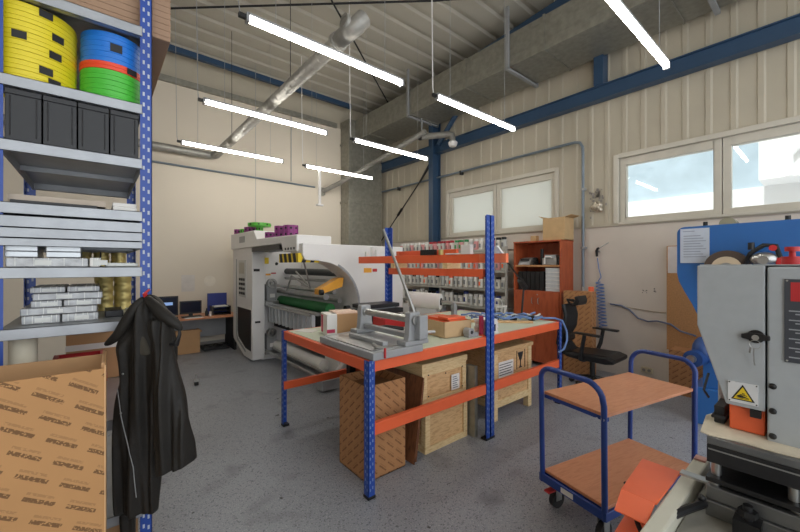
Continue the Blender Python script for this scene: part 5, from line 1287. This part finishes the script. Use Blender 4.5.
# working area
MB().box(XP + .02, XP + .19, .15, .24, .924, 1.010).build('orange_guard', REDORANGE, t, .004)
mb = MB().box(XP + .0, XP + .02, .158, .185, .985, 1.01); mb.build('guard_notch', BLACK, t)
mb = MB().box(1.74, 1.86, .255, .285, .924, .985); mb.box(1.72, 1.82, .25, .29, .945, .955); mb.build('side_bracket', DARK, t, .003)
IRON = mat('dark_oiled_iron', (58, 58, 60), .32, .7, .15, 14); IRON_L = mat('grey_iron', (124, 125, 126), .32, .75, .12, 14); BEDG = mat('bed_grey_metal', (150, 147, 138), .5, .3, .1, 12)
XF, YL = 1.594, .280
MB().box(XF, 1.86, -.6, YL, .832, .893).build('upper_die_block', IRON, t, .003)
MB().box(XF, 1.86, -.6, YL, .8935, .919).build('upper_die_plate', IRON_L, t, .003)
MB().box(XF - .002, XF, -.6, YL - .004, .876, .880).build('groove_line', STEEL, t)
mb = MB(); pr = [(1.60, .274), (1.61, .30), (1.80, .318), (1.86, .30), (1.86, -.30), (1.66, -.10), (1.625, .02), (1.61, .12), (1.615, .20)]
mb.prism(pr, 'z', .9195, .923); mb.build('cream_cloth', mat('cream_cloth', (216, 206, 184), .8, 0, .08, 20), t)
for y in (.262, .08, -.1): MB().cyl((1.64, y, .78), (1.64, y, .832), .014, n=12).build('die_pin', STEEL, t)
MB().box(XF + .004, 1.86, -.6, YL + .004, .764, .780).build('middle_plate', IRON, t, .002)
MB().box(1.72, 1.86, -.6, .2, .781, .831).build('dark_core', IRON, t)
for y in (.265, .07): MB().cyl((1.63, y, .752), (1.63, y, .764), .018, n=12).build('spacer', STEEL, t)
MB().box(XF, 1.86, -.6, YL + .002, .708, .752).build('lower_die_block', IRON_L, t, .003); MB().box(XF - .01, 1.86, -.6, YL + .002, .655, .7065).build('lower_die_base', IRON_L, t, .003)
MB().box(1.30, 1.86, -.6, .325, .58, .654).build('bed', BEDG, t, .004)
mb = MB().box(1.52, 1.583, .142, .205, .6545, .71); mb.cyl((1.55, .173, .71), (1.55, .173, .755), .012); mb.cyl((1.55, .173, .722), (1.55, .173, .74), .024, n=6); mb.build('clamp', IRON, t)
MB().box(1.625, 1.66, YL + .004, .362, .738, .746).build('steel_tongue', STEEL, t)
mb = MB().tube([(1.42, .345, .684), (1.49, .32, .688), (1.583, .285, .690)], .013, n=8); mb.ball((1.578, .29, .708), .012); mb.build('black_lever', BLACK, t)
MB().prism([(1.17, .05), (1.17, .70), (1.93, .70), (1.93, .05)], 'y', .327, .378).build('side_casting', CREAM, t, .008)
MB().box(1.885, 1.925, .335, .372, .7005, .708).build('pink_tag', mat('pale_pink', (208, 160, 150), .6), t)
MB().box(1.19, 1.21, -.6, .326, .4, .66).build('front_casting', CREAM, t, .006)
MB().box(1.32, 2.1, -.6, .325, 0, .575).build('machine_stand', CREAM, t, .01)
MB().box(1.90, 2.15, -.6, .30, .58, 1.5).build('rear_column', GREY_L, t, .01)
def plate(name, quad, th, m, parent, bev=.004):
    q = [Vector(p) for p in quad]; nrm = (q[1] - q[0]).cross(q[3] - q[0]).normalized() * th
    mb = MB(); mb.add(q + [p - nrm for p in q], [(0, 1, 2, 3), (7, 6, 5, 4), (0, 4, 5, 1), (1, 5, 6, 2), (2, 6, 7, 3), (3, 7, 4, 0)]); return mb.build(name, m, parent, bev)
gp = plate('orange_tray', [(1.735, .3795, .70), (1.735, .512, .70), (1.43, .488, .705), (1.43, .3795, .705)], .006, REDORANGE, t)
plate('tray_fold', [(1.43, .384, .705), (1.43, .488, .705), (1.335, .476, .678), (1.335, .382, .678)], .006, REDORANGE, gp)
plate('lower_orange_tray', [(1.52, .384, .60), (1.52, .49, .60), (1.30, .475, .60), (1.30, .384, .60)], .006, REDORANGE, t)
MB().tube([(1.36, .39, .60), (1.38, .42, .64), (1.5, .495, .695)], .008, n=8).build('tray_arm', BLACK, t)
MB().tube([(1.74, .30, 1.10), (1.72, .31, 1.04), (1.74, .30, 1.01)], .004, n=6).build('cable', BLACK, t)
